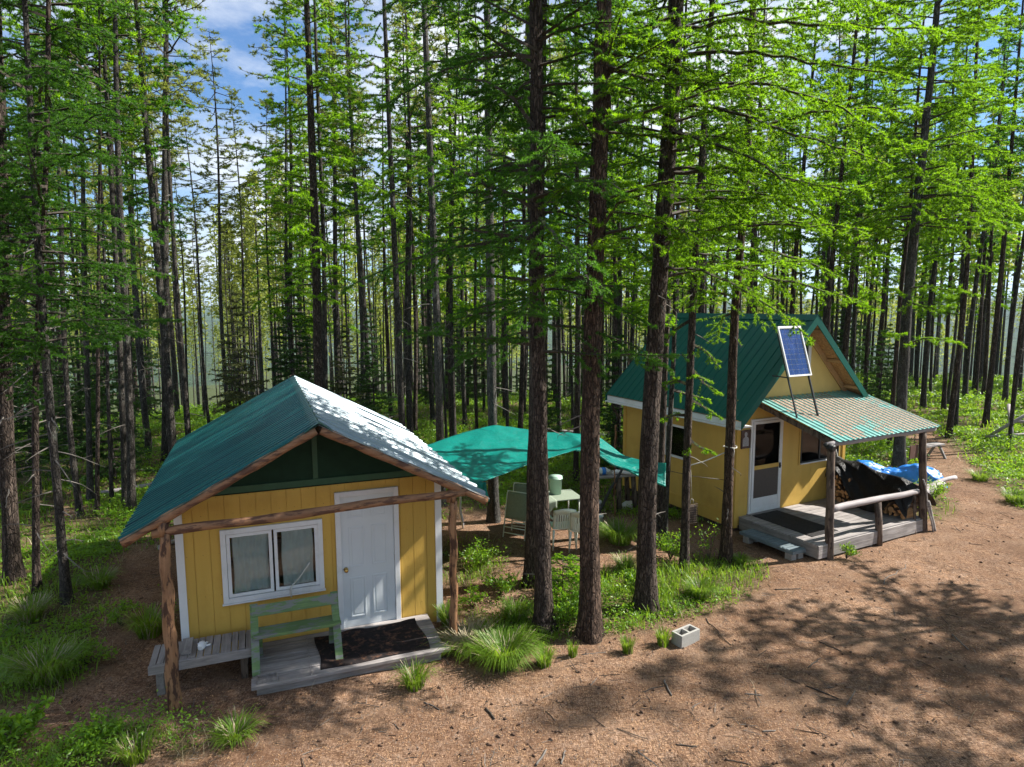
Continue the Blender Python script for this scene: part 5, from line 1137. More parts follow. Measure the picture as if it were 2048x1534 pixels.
T('pine_tree', 'grey lichen speckled trunk holding the peak of the turquoise sheet', 'tree', base_at(987, 1042), 25, [(985, 850), (981, 600), (979, 400), (976, 200), (974, 0)], 21, 'larch', 7.2, 1.8, 2.4, 9, 'bark_grey', k=18, dead=10)
T('pine_tree', 'grey trunk rising behind the right roof slope of the small cabin', 'tree', base_col(881, 880, 15.8), 21, [(880, 860), (872, 600), (864, 400), (854, 150), (848, 0)], 20, 'larch', 7.2, 1.8, 2.4, 10, 'bark_grey', k=16, dead=8)
T('pine_tree', 'slim speckled trunk seen over the middle of the silver roof slope', 'tree', base_col(806, 840, 17.5), 17, [(803, 830), (794, 600), (785, 400), (774, 150), (768, 0)], 20, 'larch', 6.8, 1.8, 2.4, 11, 'bark_pine', k=14, dead=10)
T('larch_tree', 'dark straight trunk rising from behind the ridge of the small cabin', 'tree', base_col(638, 760, 17.5), 25, [(637, 740), (632, 500), (624, 300), (617, 100), (613, 0)], 20, 'larch', 5.2, 1.9, 5.2, 12, 'bark_larch', k=16)
T('larch_tree', 'thinner trunk touching the dark one behind the cabin ridge', 'tree', base_col(648, 760, 18.6), 14, [(650, 740), (648, 500), (640, 300), (632, 100)], 19, 'larch', 6, 1.7, 3.4, 13, 'bark_pine', k=12)
T('pine_tree', 'tall bare pine trunk with dead twigs standing alone against the sky on the left', 'tree', base_at(334, 925), 23, [(333, 800), (329, 500), (331, 250), (333, 0)], 19, 'pine', 12.5, 1.6, 1, 14, 'bark_pine', k=16, dead=46)
T('pine_tree', 'right trunk of the close pair left of the small cabin', 'tree', base_at(263, 1027), 19, [(262, 900), (250, 600), (237, 350), (231, 100), (230, 0)], 19, 'pine', 12, 1.5, 1, 15, 'bark_pine', k=16, dead=16)
T('pine_tree', 'left trunk of the close pair left of the small cabin', 'tree', base_at(252, 1018), 15, [(248, 900), (236, 600), (222, 350), (208, 100), (203, 0)], 18.5, 'pine', 12, 1.4, 1, 16, 'bark_pine', k=14, dead=12)
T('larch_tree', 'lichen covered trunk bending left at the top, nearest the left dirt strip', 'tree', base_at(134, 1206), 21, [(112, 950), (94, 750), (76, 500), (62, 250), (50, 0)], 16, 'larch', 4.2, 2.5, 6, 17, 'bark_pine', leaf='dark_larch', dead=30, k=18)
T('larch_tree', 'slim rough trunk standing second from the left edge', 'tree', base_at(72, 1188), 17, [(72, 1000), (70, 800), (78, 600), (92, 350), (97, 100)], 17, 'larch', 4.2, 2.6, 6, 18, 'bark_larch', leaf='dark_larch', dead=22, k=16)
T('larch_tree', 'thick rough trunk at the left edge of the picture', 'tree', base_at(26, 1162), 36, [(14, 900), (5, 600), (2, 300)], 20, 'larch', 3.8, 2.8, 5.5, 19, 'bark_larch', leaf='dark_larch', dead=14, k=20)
T('pine_tree', 'curving grey trunk in the left green undergrowth, right of the bent one', 'tree', base_at(161, 1031), 14, [(143, 900), (132, 760), (125, 600), (122, 400)], 17, 'pine', 9, 1.3, 1.2, 20, 'bark_pine', k=12, dead=14)
T('pine_tree', 'grey trunk standing right of the curving one on the left', 'tree', base_at(180, 1003), 14, [(178, 850), (172, 700), (168, 500), (165, 300)], 18, 'pine', 9, 1.3, 1.2, 21, 'bark_grey', k=12, dead=10)
T('pine_tree', 'dark straight trunk between the grey one and the close pair', 'tree', base_at(194, 1030), 10, [(196, 850), (196, 650), (198, 450), (200, 250)], 17, 'pine', 10, 1.2, 1.2, 22, 'bark_larch', k=10, dead=10)
T('pine_tree', 'slender grey trunk just left of the close pair', 'tree', base_at(224, 1012), 9, [(218, 850), (214, 700), (208, 500), (200, 300)], 16, 'pine', 9, 1.2, 1.2, 23, 'bark_pine', k=10, dead=10)
T('larch_tree', 'big larch behind the porch with bright flat sprays at mid height', 'tree', base_at(1797, 938), 26, [(1803, 800), (1815, 600), (1835, 400), (1862, 150), (1876, 0)], 21, 'larch', 7.0, 3.5, 8, 24, 'bark_grey', k=18,
  custom=[[(1812, 575, 19.4), (1850, 572, 18.8), (1900, 580, 18.2), (1955, 590, 17.8)], [(1808, 590, 19.4), (1790, 578, 18.9), (1770, 575, 18.5)], [(1806, 690, 19.4), (1850, 675, 18.7), (1890, 680, 18.2), (1930, 690, 17.8)], [(1806, 672, 19.4), (1790, 668, 18.9), (1772, 668, 18.6)], [(1806, 600, 19.4), (1850, 615, 18.6), (1910, 610, 18.0)],
          [(1838, 380, 19.4), (1900, 370, 18.9), (1960, 350, 18.5), (2020, 330, 18.2)], [(1845, 340, 19.4), (1900, 330, 19), (1960, 285, 18.7)], [(1825, 450, 19.4), (1890, 455, 18.6), (1960, 455, 18.0)]])
T('larch_tree', 'slimmer trunk just behind the big larch of the porch', 'tree', base_at(1778, 905), 12, [(1786, 800), (1800, 600), (1822, 400), (1835, 200)], 18, 'larch', 7, 2.0, 5, 25, 'bark_larch', k=12)
# sun side trees just outside the right edge: they throw the dappled shade on the clearing
for k_, (x, y, H, z0, lab) in enumerate(((12.5, 7.6, 19, 6.0, 'larch beyond the right edge of the clearing, shading it'), (9.4, 4.4, 17, 4.5, 'larch beyond the lower right corner of the clearing'), (13.6, 5.4, 18, 5, 'second larch beyond the lower right corner of the clearing'), (21.0, 12.2, 20, 5, 'far larch beyond the right edge of the clearing'), (17.5, 9.2, 15, 4, 'shorter larch well beyond the right edge of the clearing'), (12.8, 10.9, 10.5, 4, 'low larch just beyond the right edge of the clearing'))):
    T('larch_tree', lab, 'tree', (x, y, tz(x, y)), 34 * 9.5 / y, [], H, 'larch', z0, 3.3, 2.6, 40 + k_, 'bark_larch', k=12, z1=z0 + .5)

# -------- prototypes for the rest of the forest
def proto(kind, seed, H, r0, z0, Lmax, dens, bark_, leaf, dead=0, lean=.0):
    rs = np.random.RandomState(seed); ph = rs.uniform(0, 6); cen = lambda z: (lean * z * .5 + .10 * math.sin(z * .35 + ph) - .10 * math.sin(ph), .08 * math.sin(z * .3 + ph * 2) - .08 * math.sin(ph * 2))
    tm, rad = trunk_mesh('trunk', rs, H, r0, cen, M[bark_], 10, .5, H, .3, .06)
    br = []
    if kind == 'larch': br = larch_branches(rs, cen, rad, z0, H, H, dens, Lmax)
    elif kind == 'pine':
        z = z0
        while z < H:
            t = (z - z0) / (H - z0); prof_ = min(1, .3 + 1.6 * t) * (1 - t) ** .7
            for a in rs.uniform(0, 2 * PI, rs.randint(1, 4)): L = Lmax * prof_ * rs.uniform(.3, 1.25) + .15; br.append((branch_poly(rs, cen(z), z, a, L, rs.uniform(-.25, .3), rs.uniform(-.1, .35), rad(z)), .008 + .008 * L))
            z += rs.uniform(.15, .45) / dens
    elif kind == 'fir':
        z = z0
        while z < H:
            t = (z - z0) / (H - z0)
            for a in rs.uniform(0, 2 * PI, 6): L = Lmax * (1 - t) ** .85 * rs.uniform(.7, 1.1) + .08; br.append((branch_poly(rs, cen(z), z, a, L, rs.uniform(-.2, .12) + .3 * t, rs.uniform(-.25, .1), rad(z)), .008 + .008 * L))
            z += .22 / dens
    xd = dead_mesh('dead', rs, dead, 1.2, z0 + 1, cen, rad, M['deadtwig'], .8) if dead else None
    if kind == 'larch': cm_ = crown_mesh('crown', rs, br, 'larch', [M['twig'], M[leaf]], tsp=.17, fsp=.045, nt=4, tl=.10, tw=.038, twl=(.14, .32), hang=.3, subp=.6, extra_dead=xd)
    elif kind == 'pine': cm_ = crown_mesh('crown', rs, br, 'pine', [M['twig'], M[leaf]], tsp=.22, fsp=.055, nt=6, tl=.11, tw=.026, t0=.3, subp=.5, extra_dead=xd)
    else: cm_ = crown_mesh('crown', rs, br, 'fir', [M['twig'], M[leaf]], tsp=.09, fsp=.045, nt=5, tl=.055, tw=.028, twl=(.06, .35), extra_dead=xd)
    return dict(kind=kind, H=H, trunk=tm, crown=cm_)
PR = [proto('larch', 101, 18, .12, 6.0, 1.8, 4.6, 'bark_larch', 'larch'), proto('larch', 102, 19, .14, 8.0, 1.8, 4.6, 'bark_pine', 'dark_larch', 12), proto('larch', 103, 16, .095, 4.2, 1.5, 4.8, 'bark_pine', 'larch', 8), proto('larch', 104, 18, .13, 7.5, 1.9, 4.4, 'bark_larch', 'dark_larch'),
      proto('pine', 105, 18, .12, 10.0, 1.7, 1.2, 'bark_pine', 'pine', 22), proto('pine', 106, 17, .11, 9.0, 1.6, 1.2, 'bark_grey', 'pine', 26), proto('pine', 107, 16, .09, 10, 1.4, 1.2, 'bark_pine', 'pine', 14),
      proto('fir', 108, 5.5, .06, .5, 1.2, 1.0, 'bark_grey', 'fir'), proto('fir', 109, 4.0, .05, .3, .95, 1.0, 'bark_pine', 'darkfir'), proto('fir', 110, 7.5, .08, 1.0, 1.5, .9, 'bark_pine', 'darkfir'), proto('larch', 111, 18, .085, 10.5, 1.1, 3.0, 'bark_larch', 'larch', 10), proto('pine', 112, 17, .08, 12.0, 1.1, 1.1, 'bark_pine', 'pine', 12)]
def put(pr, x, y, s, rz, label, name, cat, group, lean=(0, 0), s_r=1.0):
    e = thing(name, label, cat, (x, y, tz(x, y)), rz, group); e.scale = (s * s_r, s * s_r, s); e.rotation_euler = (lean[0], lean[1], rz)
    obj('trunk', pr['trunk'], e); obj('crown', pr['crown'], e)
    NEAR.append((x, y)); return e
rs = np.random.RandomState(77)
# measured mid-distance trunks: (px, py, depth or None for foot, px at y=0 line, prototype, scale, label)
MID = [(1655, 640, 20, 0, 1.05, 'larch rising just behind the solar panel'), (1590, 640, 21, 0, 1.0, 'larch rising behind the ridge of the tall gable'), (1692, 640, 24, 3, 1.1, 'larch right of the peak of the tall gable'), (1500, 620, 20.5, 0, 1.0, 'larch behind the left part of the tall green roof'), (1410, 620, 21, 3, 1.0, 'larch seen between the slim trunks above the tall green roof'), (1925, 500, 24, 0, 1.15, 'bushy larch right of the big porch larch'), (2000, 500, 26, 3, 1.1, 'larch with wide crown near the upper right corner'),
       (931, 862, 26, 4, 1.0, 'dark trunk of the tight row left of the turquoise sheet peak'), (820, 850, 24, 1, 1.0, 'slim trunk rising over the right end of the silver roof'), (829, 850, 25, 0, .95, 'slim dark trunk close beside the one over the silver roof end'), (905, 850, 23, 3, 1.05, 'broad dark trunk just left of the turquoise sheet peak'),
       (1010, 845, 27, 0, 1.0, 'thin trunk just right of the speckled tarp trunk'), (1040, 850, 24, 3, 1.0, 'dark trunk hugging the left side of the double larch'), (1118, 868, 25, 2, 1.1, 'thin trunk right of the double larch above the turquoise sheet'), (1152, 860, 23, 1, 1.0, 'grey trunk midway between the double larch and the reddish larch'),
       (1235, 850, 25, 1, 1.0, 'trunk just left of the green roof lower corner'), (1262, 640, 22, 2, 1.0, 'slim trunk left of the leaning larch above the roof corner'), (1228, 850, 22, 0, .9, 'dark trunk behind the rusty orange post'),
       (412, 720, 24, 4, .70, 'thin pine in the sky gap right of the lone bare pine'), (455, 720, 23, 5, .84, 'pine with full olive crown left of the sky gap'), (493, 740, 26, 4, .74, 'second olive crowned pine beside the sky gap'), (545, 740, 25, 6, .80, 'slender pine at the right side of the sky gap'), (590, 720, 23, 2, .95, 'thin larch just right of the sky gap'),
       (720, 770, 23, 5, 1.05, 'pale trunk left of the speckled ones behind the silver roof'), (735, 780, 27, 1, 1.0, 'thin dark trunk behind the silver roof top'), (378, 830, 22, 6, .62, 'slim trunk next to the lone bare pine'), (295, 900, 21, 5, .95, 'leaning grey trunk between the close pair and the lone bare pine'),
       (1730, 800, 30, 0, 1.05, 'trunk behind the right slope of the tall gable'), (1706, 780, 27, 2, 1.1, 'dark trunk touching the right barge board of the tall gable'), (1757, 790, 31, 3, 1.0, 'thin dark trunk right of the tall gable'), (1848, 790, 31, 1, 1.1, 'pair trunk in the green slope right of the big porch larch'),
       (1861, 785, 34, 2, 1.1, 'thin trunk in the green slope right of the big porch larch'), (1889, 795, 30, 3, 1.1, 'slim trunk midway on the right green slope'), (1930, 788, 33, 1, 1.15, 'dark straight trunk on the right green slope'), (1953, 770, 35, 0, 1.1, 'slightly leaning trunk on the right green slope'), (1968, 778, 34, 3, 1.1, 'dark trunk left of the two rightmost ones on the slope'),
       (2012, 775, 33, 1, 1.15, 'dark trunk second from the right edge on the slope'), (2040, 765, 36, 4, 1.1, 'rightmost dark trunk at the picture edge')]
for i, (px, py, Yd, pi_, s, lab) in enumerate(MID):
    b = base_col(px, py, Yd); put(PR[pi_], b[0], b[1], s, rs.uniform(0, 6.28), lab, 'pine_tree' if pi_ in (4, 5, 6) else 'larch_tree', 'tree', None, (rs.uniform(-.01, .01), rs.uniform(-.005, .03)), rs.uniform(.9, 1.2))
for (px, Yd, pi_, s, lab) in ((475, 20.5, 7, 1.0, 'bushy olive green young fir behind the left roof slope'), (690, 22, 7, .8, 'small olive fir right of the trunk behind the ridge'), (130, 19, 9, .75, 'dark young fir low between the left trunks'), (1760, 27, 8, 1.0, 'small green fir beside the tall gable'), (215, 18.5, 8, 1.2, 'small dark fir behind the close pair'), (585, 21, 9, .8, 'dark young fir just left of the ridge trunk'), (60, 17, 9, .7, 'dark young fir near the left edge'), (745, 19, 9, .65, 'dark young fir above the silver roof')):
    b = base_col(px, 767, Yd); put(PR[pi_], b[0], b[1], s, rs.uniform(0, 6.28), lab, 'fir_tree', 'tree', None)
# random stand behind
cnt = 0; tries = 0
ZL = [(-.9, 'left of the small cabin'), (-.22, 'behind the small cabin'), (.02, 'behind the turquoise sheet'), (.22, 'behind the tall cabin'), (.42, 'on the green slope to the right')]
while cnt < 228 and tries < 40000:
    tries += 1
    az = rs.uniform(-.74, .74); r = 17 + 38 * rs.random() ** .85; x, y = r * math.sin(az), r * math.cos(az)
    px = 1024 + FPX * x / y
    if inside_cabin(x, y, 1.0): continue
    if float(green(x, y)) < .15 and r < 24: continue
    if r > edge_r(x, y) * 1.9: continue
    if az > .35 and r < 29 and rs.random() < .93: continue
    if az > .25 and r < 26: continue
    dmin = min((x - a) ** 2 + (y - b) ** 2 for a, b in NEAR)
    if dmin < (1.0 + r * .008) ** 2: continue
    kind = rs.choice([0, 1, 2, 3, 4, 5, 6, 8, 9, 10, 11], p=[.11, .12, .12, .08, .07, .06, .07, .05, .05, .17, .10]); s = rs.uniform(.82, 1.15)
    if 385 < px < 575:
        if kind in (0, 1, 2, 3, 10): kind = rs.choice([4, 6, 11])
        if r < 30 and kind != 8: continue
        s = rs.uniform(.5, .7) if kind != 8 else s
    if az < -.1 and rs.random() < .25: kind = rs.choice([4, 5, 6])
    z_ = [q for q in ZL if az >= q[0]][-1][1]; kn = PR[kind]['kind']
    dd = 'near' if r < 26 else ('middle' if r < 38 else 'far')
    txt = {'larch': 'slender larch', 'pine': 'bare stemmed pine', 'fir': 'small dark fir'}[kn]
    dw = {'near': 'in the front rows of the stand', 'middle': 'in the middle of the stand', 'far': 'deep in the stand'}[dd]
    put(PR[kind], x, y, s, rs.uniform(0, 6.28), f'{txt} {dw} {z_}', kn + '_tree', 'tree', f'{kn} trees {dw} {z_}', (rs.uniform(-.025, .025), rs.uniform(-.02, .035)), rs.uniform(.8, 1.2)); cnt += 1
# the stand goes on round the clearing behind the viewpoint: it shades the sky on that side
nb = 0
while nb < 26:
    a = rs.uniform(-PI, PI); r = rs.uniform(9, 21); x, y = r * math.sin(a), r * math.cos(a)
    if y > -1.5 or (x > 5 and y > -8) or min((x - p) ** 2 + (y - q) ** 2 for p, q in NEAR) < 6: continue
    put(PR[rs.choice([0, 2, 3, 1])], x, y, rs.uniform(.9, 1.15), rs.uniform(0, 6.28), 'larch standing behind the viewpoint at the near side of the clearing', 'larch_tree', 'tree', 'larches behind the viewpoint', (0, 0), 1.1); nb += 1
# far forest on the falling slope: too many to count
def merged_far():
    pts = []
    while len(pts) < 400:
        az = rs.uniform(-.78, .78); r = 50 + 90 * rs.random(); x, y = r * math.sin(az), r * math.cos(az); pts.append((x, y, tz(x, y)))
    VV, F4_, F3_, at_ = [], [], [], []; off = 0
    p_ = rs.permutation(len(pts)); A, B, ra, rb = [], [], [], []; TP, TDv, TVv = [], [], []
    for (x, y, z) in pts:
        H = rs.uniform(14, 20); A.append((x, y, z)); B.append((x + rs.uniform(-.3, .3), y, z + H)); ra.append(.13); rb.append(.03)
        n = 300; t = rs.random(n) ** .8; zz = z + H * (.5 + .5 * t); rd = 1.4 * (1 - t) ** .7 * np.sqrt(rs.random(n)) + .05; a = rs.uniform(0, 2 * PI, n)
        TP.append(np.stack([x + rd * np.cos(a), y + rd * np.sin(a), zz], -1)); TDv.append(np.stack([np.cos(a), np.sin(a), np.zeros(n)], -1)); TVv.append(np.full(n, rs.uniform(.1, .9)))
    V1, F1 = segs_mesh(np.array(A), np.array(B), np.array(ra), np.array(rb), 5); V2, F2, v2 = tufts_mesh(rs, np.concatenate(TP), np.concatenate(TDv), np.concatenate(TVv), 2, .42, .22)
    return mesh_np('far_woods', np.concatenate([V1, V2]), F1, F2 + len(V1), [M['bark_pine'], M['pine']], 0, 1, {'v': np.concatenate([np.full(len(V1), .5), v2])})
tag(obj('far_woods', merged_far()), 'dense far conifer woods on the falling slope', 'woods', kind='stuff')

# ================================================================== GROUND PLANTS
def sector(rs, n, r0, r1, p=1.0, amax=.72):
    az = rs.uniform(-amax, amax, n); r = r0 * (r1 / r0) ** (rs.random(n) ** p); return r * np.sin(az), r * np.cos(az), r
def blades(rs, x, y, hgt, wid, lean, val=None):
    n = len(x); z = terrain(x, y); a = rs.uniform(0, 2 * PI, n); d = np.stack([np.cos(a), np.sin(a), np.zeros(n)], -1); w = np.stack([-np.sin(a), np.cos(a), np.zeros(n)], -1) * (wid[:, None] / 2)
    B = np.stack([x, y, z - .01], -1); ln = lean * hgt
    m1 = B + d * (ln * .25)[:, None] + np.array([0, 0, 1.]) * (hgt * .55)[:, None]; m2 = B + d * (ln * .65)[:, None] + np.array([0, 0, 1.]) * (hgt * .88)[:, None]; tp = B + d * ln[:, None] + np.array([0, 0, 1.]) * (hgt * (1 - .25 * np.clip(lean, 0, 1.5)))[:, None]
    B = B + rs.normal(0, .0, B.shape); V = np.stack([B - w, B + w, m1 - w * .9, m1 + w * .9, m2 - w * .55, m2 + w * .55, tp], 1).reshape(-1, 3); b = (np.arange(n) * 7)[:, None]
    F4 = np.concatenate([b + np.array([[0, 1, 3, 2]]), b + np.array([[2, 3, 5, 4]])]); F3 = b + np.array([[4, 5, 6]])
    v = rs.random(n) if val is None else val; return V, F4, F3, np.repeat(v, 7)
rs = np.random.RandomState(9)
# short grass
x, y, r = sector(rs, 420000, 6.2, 42, 1.0)
g = green(x, y); nn = fbm(x, y, 1.3, 31, 3); k = (rs.random(len(x)) < np.clip(g * 1.2 - .15, 0, 1) * (.08 + .92 * smooth(.44, .58, nn))) & ~inside_cabin(x, y, .0) & (rs.random(len(x)) < np.where((x < -2) | (y > 12), .22, .5)); x, y, r = x[k], y[k], r[k]
h = (.07 + .12 * rs.random(len(x))) * (1 + .7 * smooth(.5, .7, fbm(x, y, .9, 44, 2))) * np.clip(1 + (r - 14) * .02, 1, 1.7)
V, F4, F3, v = blades(rs, x, y, h, .009 * np.clip(r / 9, .9, 5), rs.uniform(.2, .9, len(x)))
tag(obj('grass', mesh_np('grass', V, F4, F3, [M['grass']], attr={'v': v})), 'bright green grass between the trunks and over the slope', 'grass', kind='stuff')
# sparse grass with dead straw, thin everywhere near plants
x, y, r = sector(rs, 60000, 6.2, 30, 1.0); g = green(x, y); k = (rs.random(len(x)) < np.where(g > .08, .18, .004)) & ~inside_cabin(x, y, .0); x, y, r = x[k], y[k], r[k]
V, F4, F3, v = blades(rs, x, y, rs.uniform(.05, .2, len(x)), .005 * np.clip(r / 9, .9, 4), rs.uniform(.5, 1.6, len(x)))
tag(obj('dry_grass', mesh_np('dry_grass', V, F4, F3, [M['drygrass']], attr={'v': v})), 'pale dead grass stalks among the green', 'dry grass', kind='stuff')
# leafy ground cover
x, y, r = sector(rs, 230000, 6.2, 60, .9, .74)
g = green(x, y); nn = fbm(x, y, .8, 51, 3); k = (rs.random(len(x)) < np.clip(g * 1.2 - .2, 0, 1) * (.12 + .88 * smooth(.42, .58, nn))) & ~inside_cabin(x, y, .0) & ((rs.random(len(x)) < .5) | (r > 15)); x, y, r = x[k], y[k], r[k]
tall = (.07 + .30 * smooth(.5, .72, fbm(x, y, .7, 61, 3))) * np.clip(1 + (r - 12) * .02, 1, 2.0)
nl = 5; X_ = np.repeat(x, nl); Y_ = np.repeat(y, nl); R_ = np.repeat(r, nl); T_ = np.repeat(tall, nl); sz = (.024 + .0017 * np.clip(R_ - 8, 0, 40)) * rs.uniform(.6, 1.3, len(X_))
X_ = X_ + rs.normal(0, 1, len(X_)) * (.03 + T_ * .3); Y_ = Y_ + rs.normal(0, 1, len(X_)) * (.03 + T_ * .3); P = np.stack([X_, Y_, terrain(X_, Y_) + T_ * rs.random(len(X_)) ** .7 + .01], -1)
def leaves(rs, P, sz, val, flat=.8):
    nrm = norm(rs.normal(size=P.shape) * (1 - flat * .5) + np.array([0, 0, flat * 1.2])); a = norm(np.cross(nrm, rs.normal(size=P.shape))); b = np.cross(nrm, a); s_ = sz[:, None]
    V = np.stack([P - a * s_ * .9, P - b * s_ * .45 - a * .1 * s_, P + a * s_ * .9 - nrm * s_ * .25, P + b * s_ * .45 - a * .1 * s_], 1).reshape(-1, 3)
    return V, np.arange(len(V)).reshape(-1, 4), np.repeat(val, 4)
V, F, v = leaves(rs, P, sz, np.clip(np.repeat(fbm(x, y, 1.1, 71, 3) * 1.3 - .2, nl) + rs.uniform(-.2, .2, len(P)), 0, 1))
tag(obj('undergrowth', mesh_np('undergrowth', V, F, None, [M['leaf']], attr={'v': v})), 'leafy green undergrowth covering the forest floor', 'undergrowth', kind='stuff')
# litter of twigs, cones and needles on the bare ground
def debris():
    x, y, r = sector(rs, 3200, 5.6, 24, .8, .75); k = (green(x, y) < .5) & ~inside_cabin(x, y, .0); x, y, r = x[k], y[k], r[k]; n = len(x)
    L = rs.gamma(2.0, .045, n) + .03; L = np.minimum(L, .5); a = rs.uniform(0, 2 * PI, n); d = np.stack([np.cos(a), np.sin(a), rs.uniform(-.05, .12, n)], -1); z = terrain(x, y) + .008
    A = np.stack([x, y, z], -1); mid = A + d * (L * .5)[:, None] + rs.normal(0, .012, (n, 3)) * [1, 1, .3]; B = mid + d * (L * .5)[:, None] + rs.normal(0, .02, (n, 3)) * [1, 1, .2]
    ra = .002 + L * .012 * rs.uniform(.5, 1.3, n); V1, F1 = segs_mesh(np.concatenate([A, mid]), np.concatenate([mid, B]), np.concatenate([ra, ra * .9]), np.concatenate([ra * .9, ra * .6]), 3)
    x2, y2, r2 = sector(rs, 1500, 5.6, 22, .8, .75); k = ~inside_cabin(x2, y2, .0); x2, y2 = x2[k], y2[k]; m = len(x2); c = np.stack([x2, y2, terrain(x2, y2) + .01], -1); s_ = rs.uniform(.009, .02, m); off = np.stack([np.cos(rs.uniform(0, 6, m)), np.sin(rs.uniform(0, 6, m)), np.zeros(m)], -1) * s_[:, None] * 1.3
    V2, F2 = segs_mesh(np.concatenate([c - off, c]), np.concatenate([c, c + off]), np.concatenate([s_ * .35, s_]), np.concatenate([s_, s_ * .3]), 5)
    x3, y3, r3 = sector(rs, 46000, 5.6, 15, .7, .75); k = (green(x3, y3) < .6) & ~inside_cabin(x3, y3, .0); x3, y3 = x3[k], y3[k]; q = len(x3); a = rs.uniform(0, 2 * PI, q); L = rs.uniform(.012, .032, q); d = np.stack([np.cos(a), np.sin(a), rs.uniform(-.1, .25, q)], -1); w = np.stack([-np.sin(a), np.cos(a), np.zeros(q)], -1) * .0022
    c3 = np.stack([x3, y3, terrain(x3, y3) + .006], -1); V3 = np.stack([c3 - w, c3 + w, c3 + w + d * L[:, None], c3 - w + d * L[:, None]], 1).reshape(-1, 3); F3_ = np.arange(len(V3)).reshape(-1, 4)
    grey = rs.random(len(F1)) ; m4 = np.concatenate([(np.repeat(rs.random(n) < .35, 1)[np.tile(np.arange(len(F1)) % (2 * n) % n, 1)]).astype(int), np.full(len(F2), 2), np.where(rs.random(len(F3_)) < .6, 3, 1)])
    return mesh_np('needle_litter', np.concatenate([V1, V2, V3]), np.concatenate([F1, F2 + len(V1), F3_ + len(V1) + len(V2)]), None, [M['twig'], M['deadtwig'], M['barkbrown'], paint('dry_needle', (.45, .27, .14), .8, .3, 30)], m4)
tag(obj('needle_litter', debris()), 'dry needles, cones and twigs strewn over the clearing', 'litter', kind='stuff')

# single tussocks
def tussock(px, py, rad_, h, n, label, dry=.0, lean=(.5, 1.5), seed=0, foot=None, w=.011):
    rs = np.random.RandomState(300 + seed); n = int(n * .6); b = base_at(px, py) if foot is None else np.array([*foot, tz(*foot)]); a = rs.uniform(0, 2 * PI, n); q = rad_ * .35 * np.sqrt(rs.random(n)); x, y = b[0] + q * np.cos(a), b[1] + q * np.sin(a)
    V, F4, F3, v = blades(rs, x, y, h * rs.uniform(.5, 1.15, n), np.full(n, w), rs.uniform(lean[0], lean[1], n) * rad_ / h * .75)
    n7 = len(V) // 7; c = np.array([b[0], b[1]]); Vr = V.reshape(n7, 7, 3); ax_ = Vr[:, 6, :2] - Vr[:, 0, :2]; rr_ = Vr[:, 0, :2] - c; ang = np.arctan2(rr_[:, 1], rr_[:, 0]) - np.arctan2(ax_[:, 1], ax_[:, 0]) + rs.normal(0, .5, n7)
    ca, sa = np.cos(ang)[:, None], np.sin(ang)[:, None]; D_ = Vr[:, :, :2] - Vr[:, 0:1, :2]; Vr[:, :, 0], Vr[:, :, 1] = Vr[:, 0:1, 0] + D_[:, :, 0] * ca - D_[:, :, 1] * sa, Vr[:, 0:1, 1] + D_[:, :, 0] * sa + D_[:, :, 1] * ca
    V = Vr.reshape(-1, 3) - b; isd = rs.random(n7) < dry + .10; m4 = np.concatenate([isd, isd]).astype(int)
    me = mesh_np('grass_tussock', V, F4, F3, [M['grass'], M['drygrass']], m4, 0, {'v': v}); tag(obj('grass_tussock', me, None, tuple(b)), label, 'grass tussock')
tussock(0, 0, .50, .42, 2400, 'big drooping sedge tussock right of the small cabin deck', .12, (.6, 1.7), 1, (-.12, 8.55))
tussock(0, 0, .5, .30, 1100, 'straw coloured dead tussock between the deck and the big sedge', .85, (.6, 1.8), 2, (-.62, 8.95))
tussock(830, 1375, .30, .30, 420, 'single green tussock on the dirt in front of the deck', .05, (.4, 1.5), 3)
tussock(896, 1250, .28, .34, 520, 'fresh green tussock at the foot of the right porch post', .08, (.3, 1.2), 4)
tussock(272, 1520, .32, .30, 420, 'pale green tussock at the lower left edge of the picture', .2, (.3, 1.3), 5)
tussock(470, 1475, .40, .20, 600, 'wide low green tussock in front of the slatted table', .1, (.4, 1.3), 6)
tussock(1240, 1085, .60, .42, 1300, 'dark drooping tussock in the shade before the workbench', .05, (.6, 1.6), 7)
tussock(1325, 1290, .22, .26, 320, 'green tussock touching the concrete block', .05, (.2, .9), 8)
tussock(1255, 1305, .20, .24, 260, 'small green tussock left of the concrete block', .05, (.2, .9), 9)
tussock(1145, 1312, .16, .22, 160, 'thin green tussock at the foot of the reddish larch', .05, (.2, .8), 10)
tussock(1088, 1330, .26, .26, 360, 'green tussock below the dark double larch', .1, (.3, 1.0), 11)
tussock(1480, 1128, .26, .20, 420, 'soft green tussock at the foot of the cord tied trunk', 0, (.4, 1.2), 12)
tussock(300, 1270, .42, .40, 800, 'dark tussock against the left wall of the small cabin', .05, (.4, 1.4), 13)
tussock(90, 1360, .55, .42, 1200, 'large dark tussock in the lower left greenery', .12, (.5, 1.5), 14)
tussock(200, 1175, .40, .32, 700, 'tussock beside the bent lichen covered trunk', .1, (.5, 1.5), 15)
tussock(60, 1240, .42, .36, 700, 'tussock below the slim rough trunk on the left', .25, (.5, 1.5), 16)
tussock(0, 0, .45, .34, 800, 'tussock at the back left corner of the small cabin', .1, (.5, 1.5), 17, (-5.6, 12.6))
tussock(1400, 1195, .40, .30, 900, 'bright sunlit tussock right of the leaning thick larch', .06, (.3, 1.2), 18)
tussock(1030, 1240, .40, .30, 800, 'bright sunlit tussock left of the dark double larch', .06, (.3, 1.2), 19)
tussock(1250, 1140, .34, .30, 600, 'pale streaked tussock between the two thick larches', .35, (.4, 1.4), 20)
tussock(1960, 960, .5, .3, 600, 'green tussock on the right side of the path', .1, (.4, 1.2), 21)
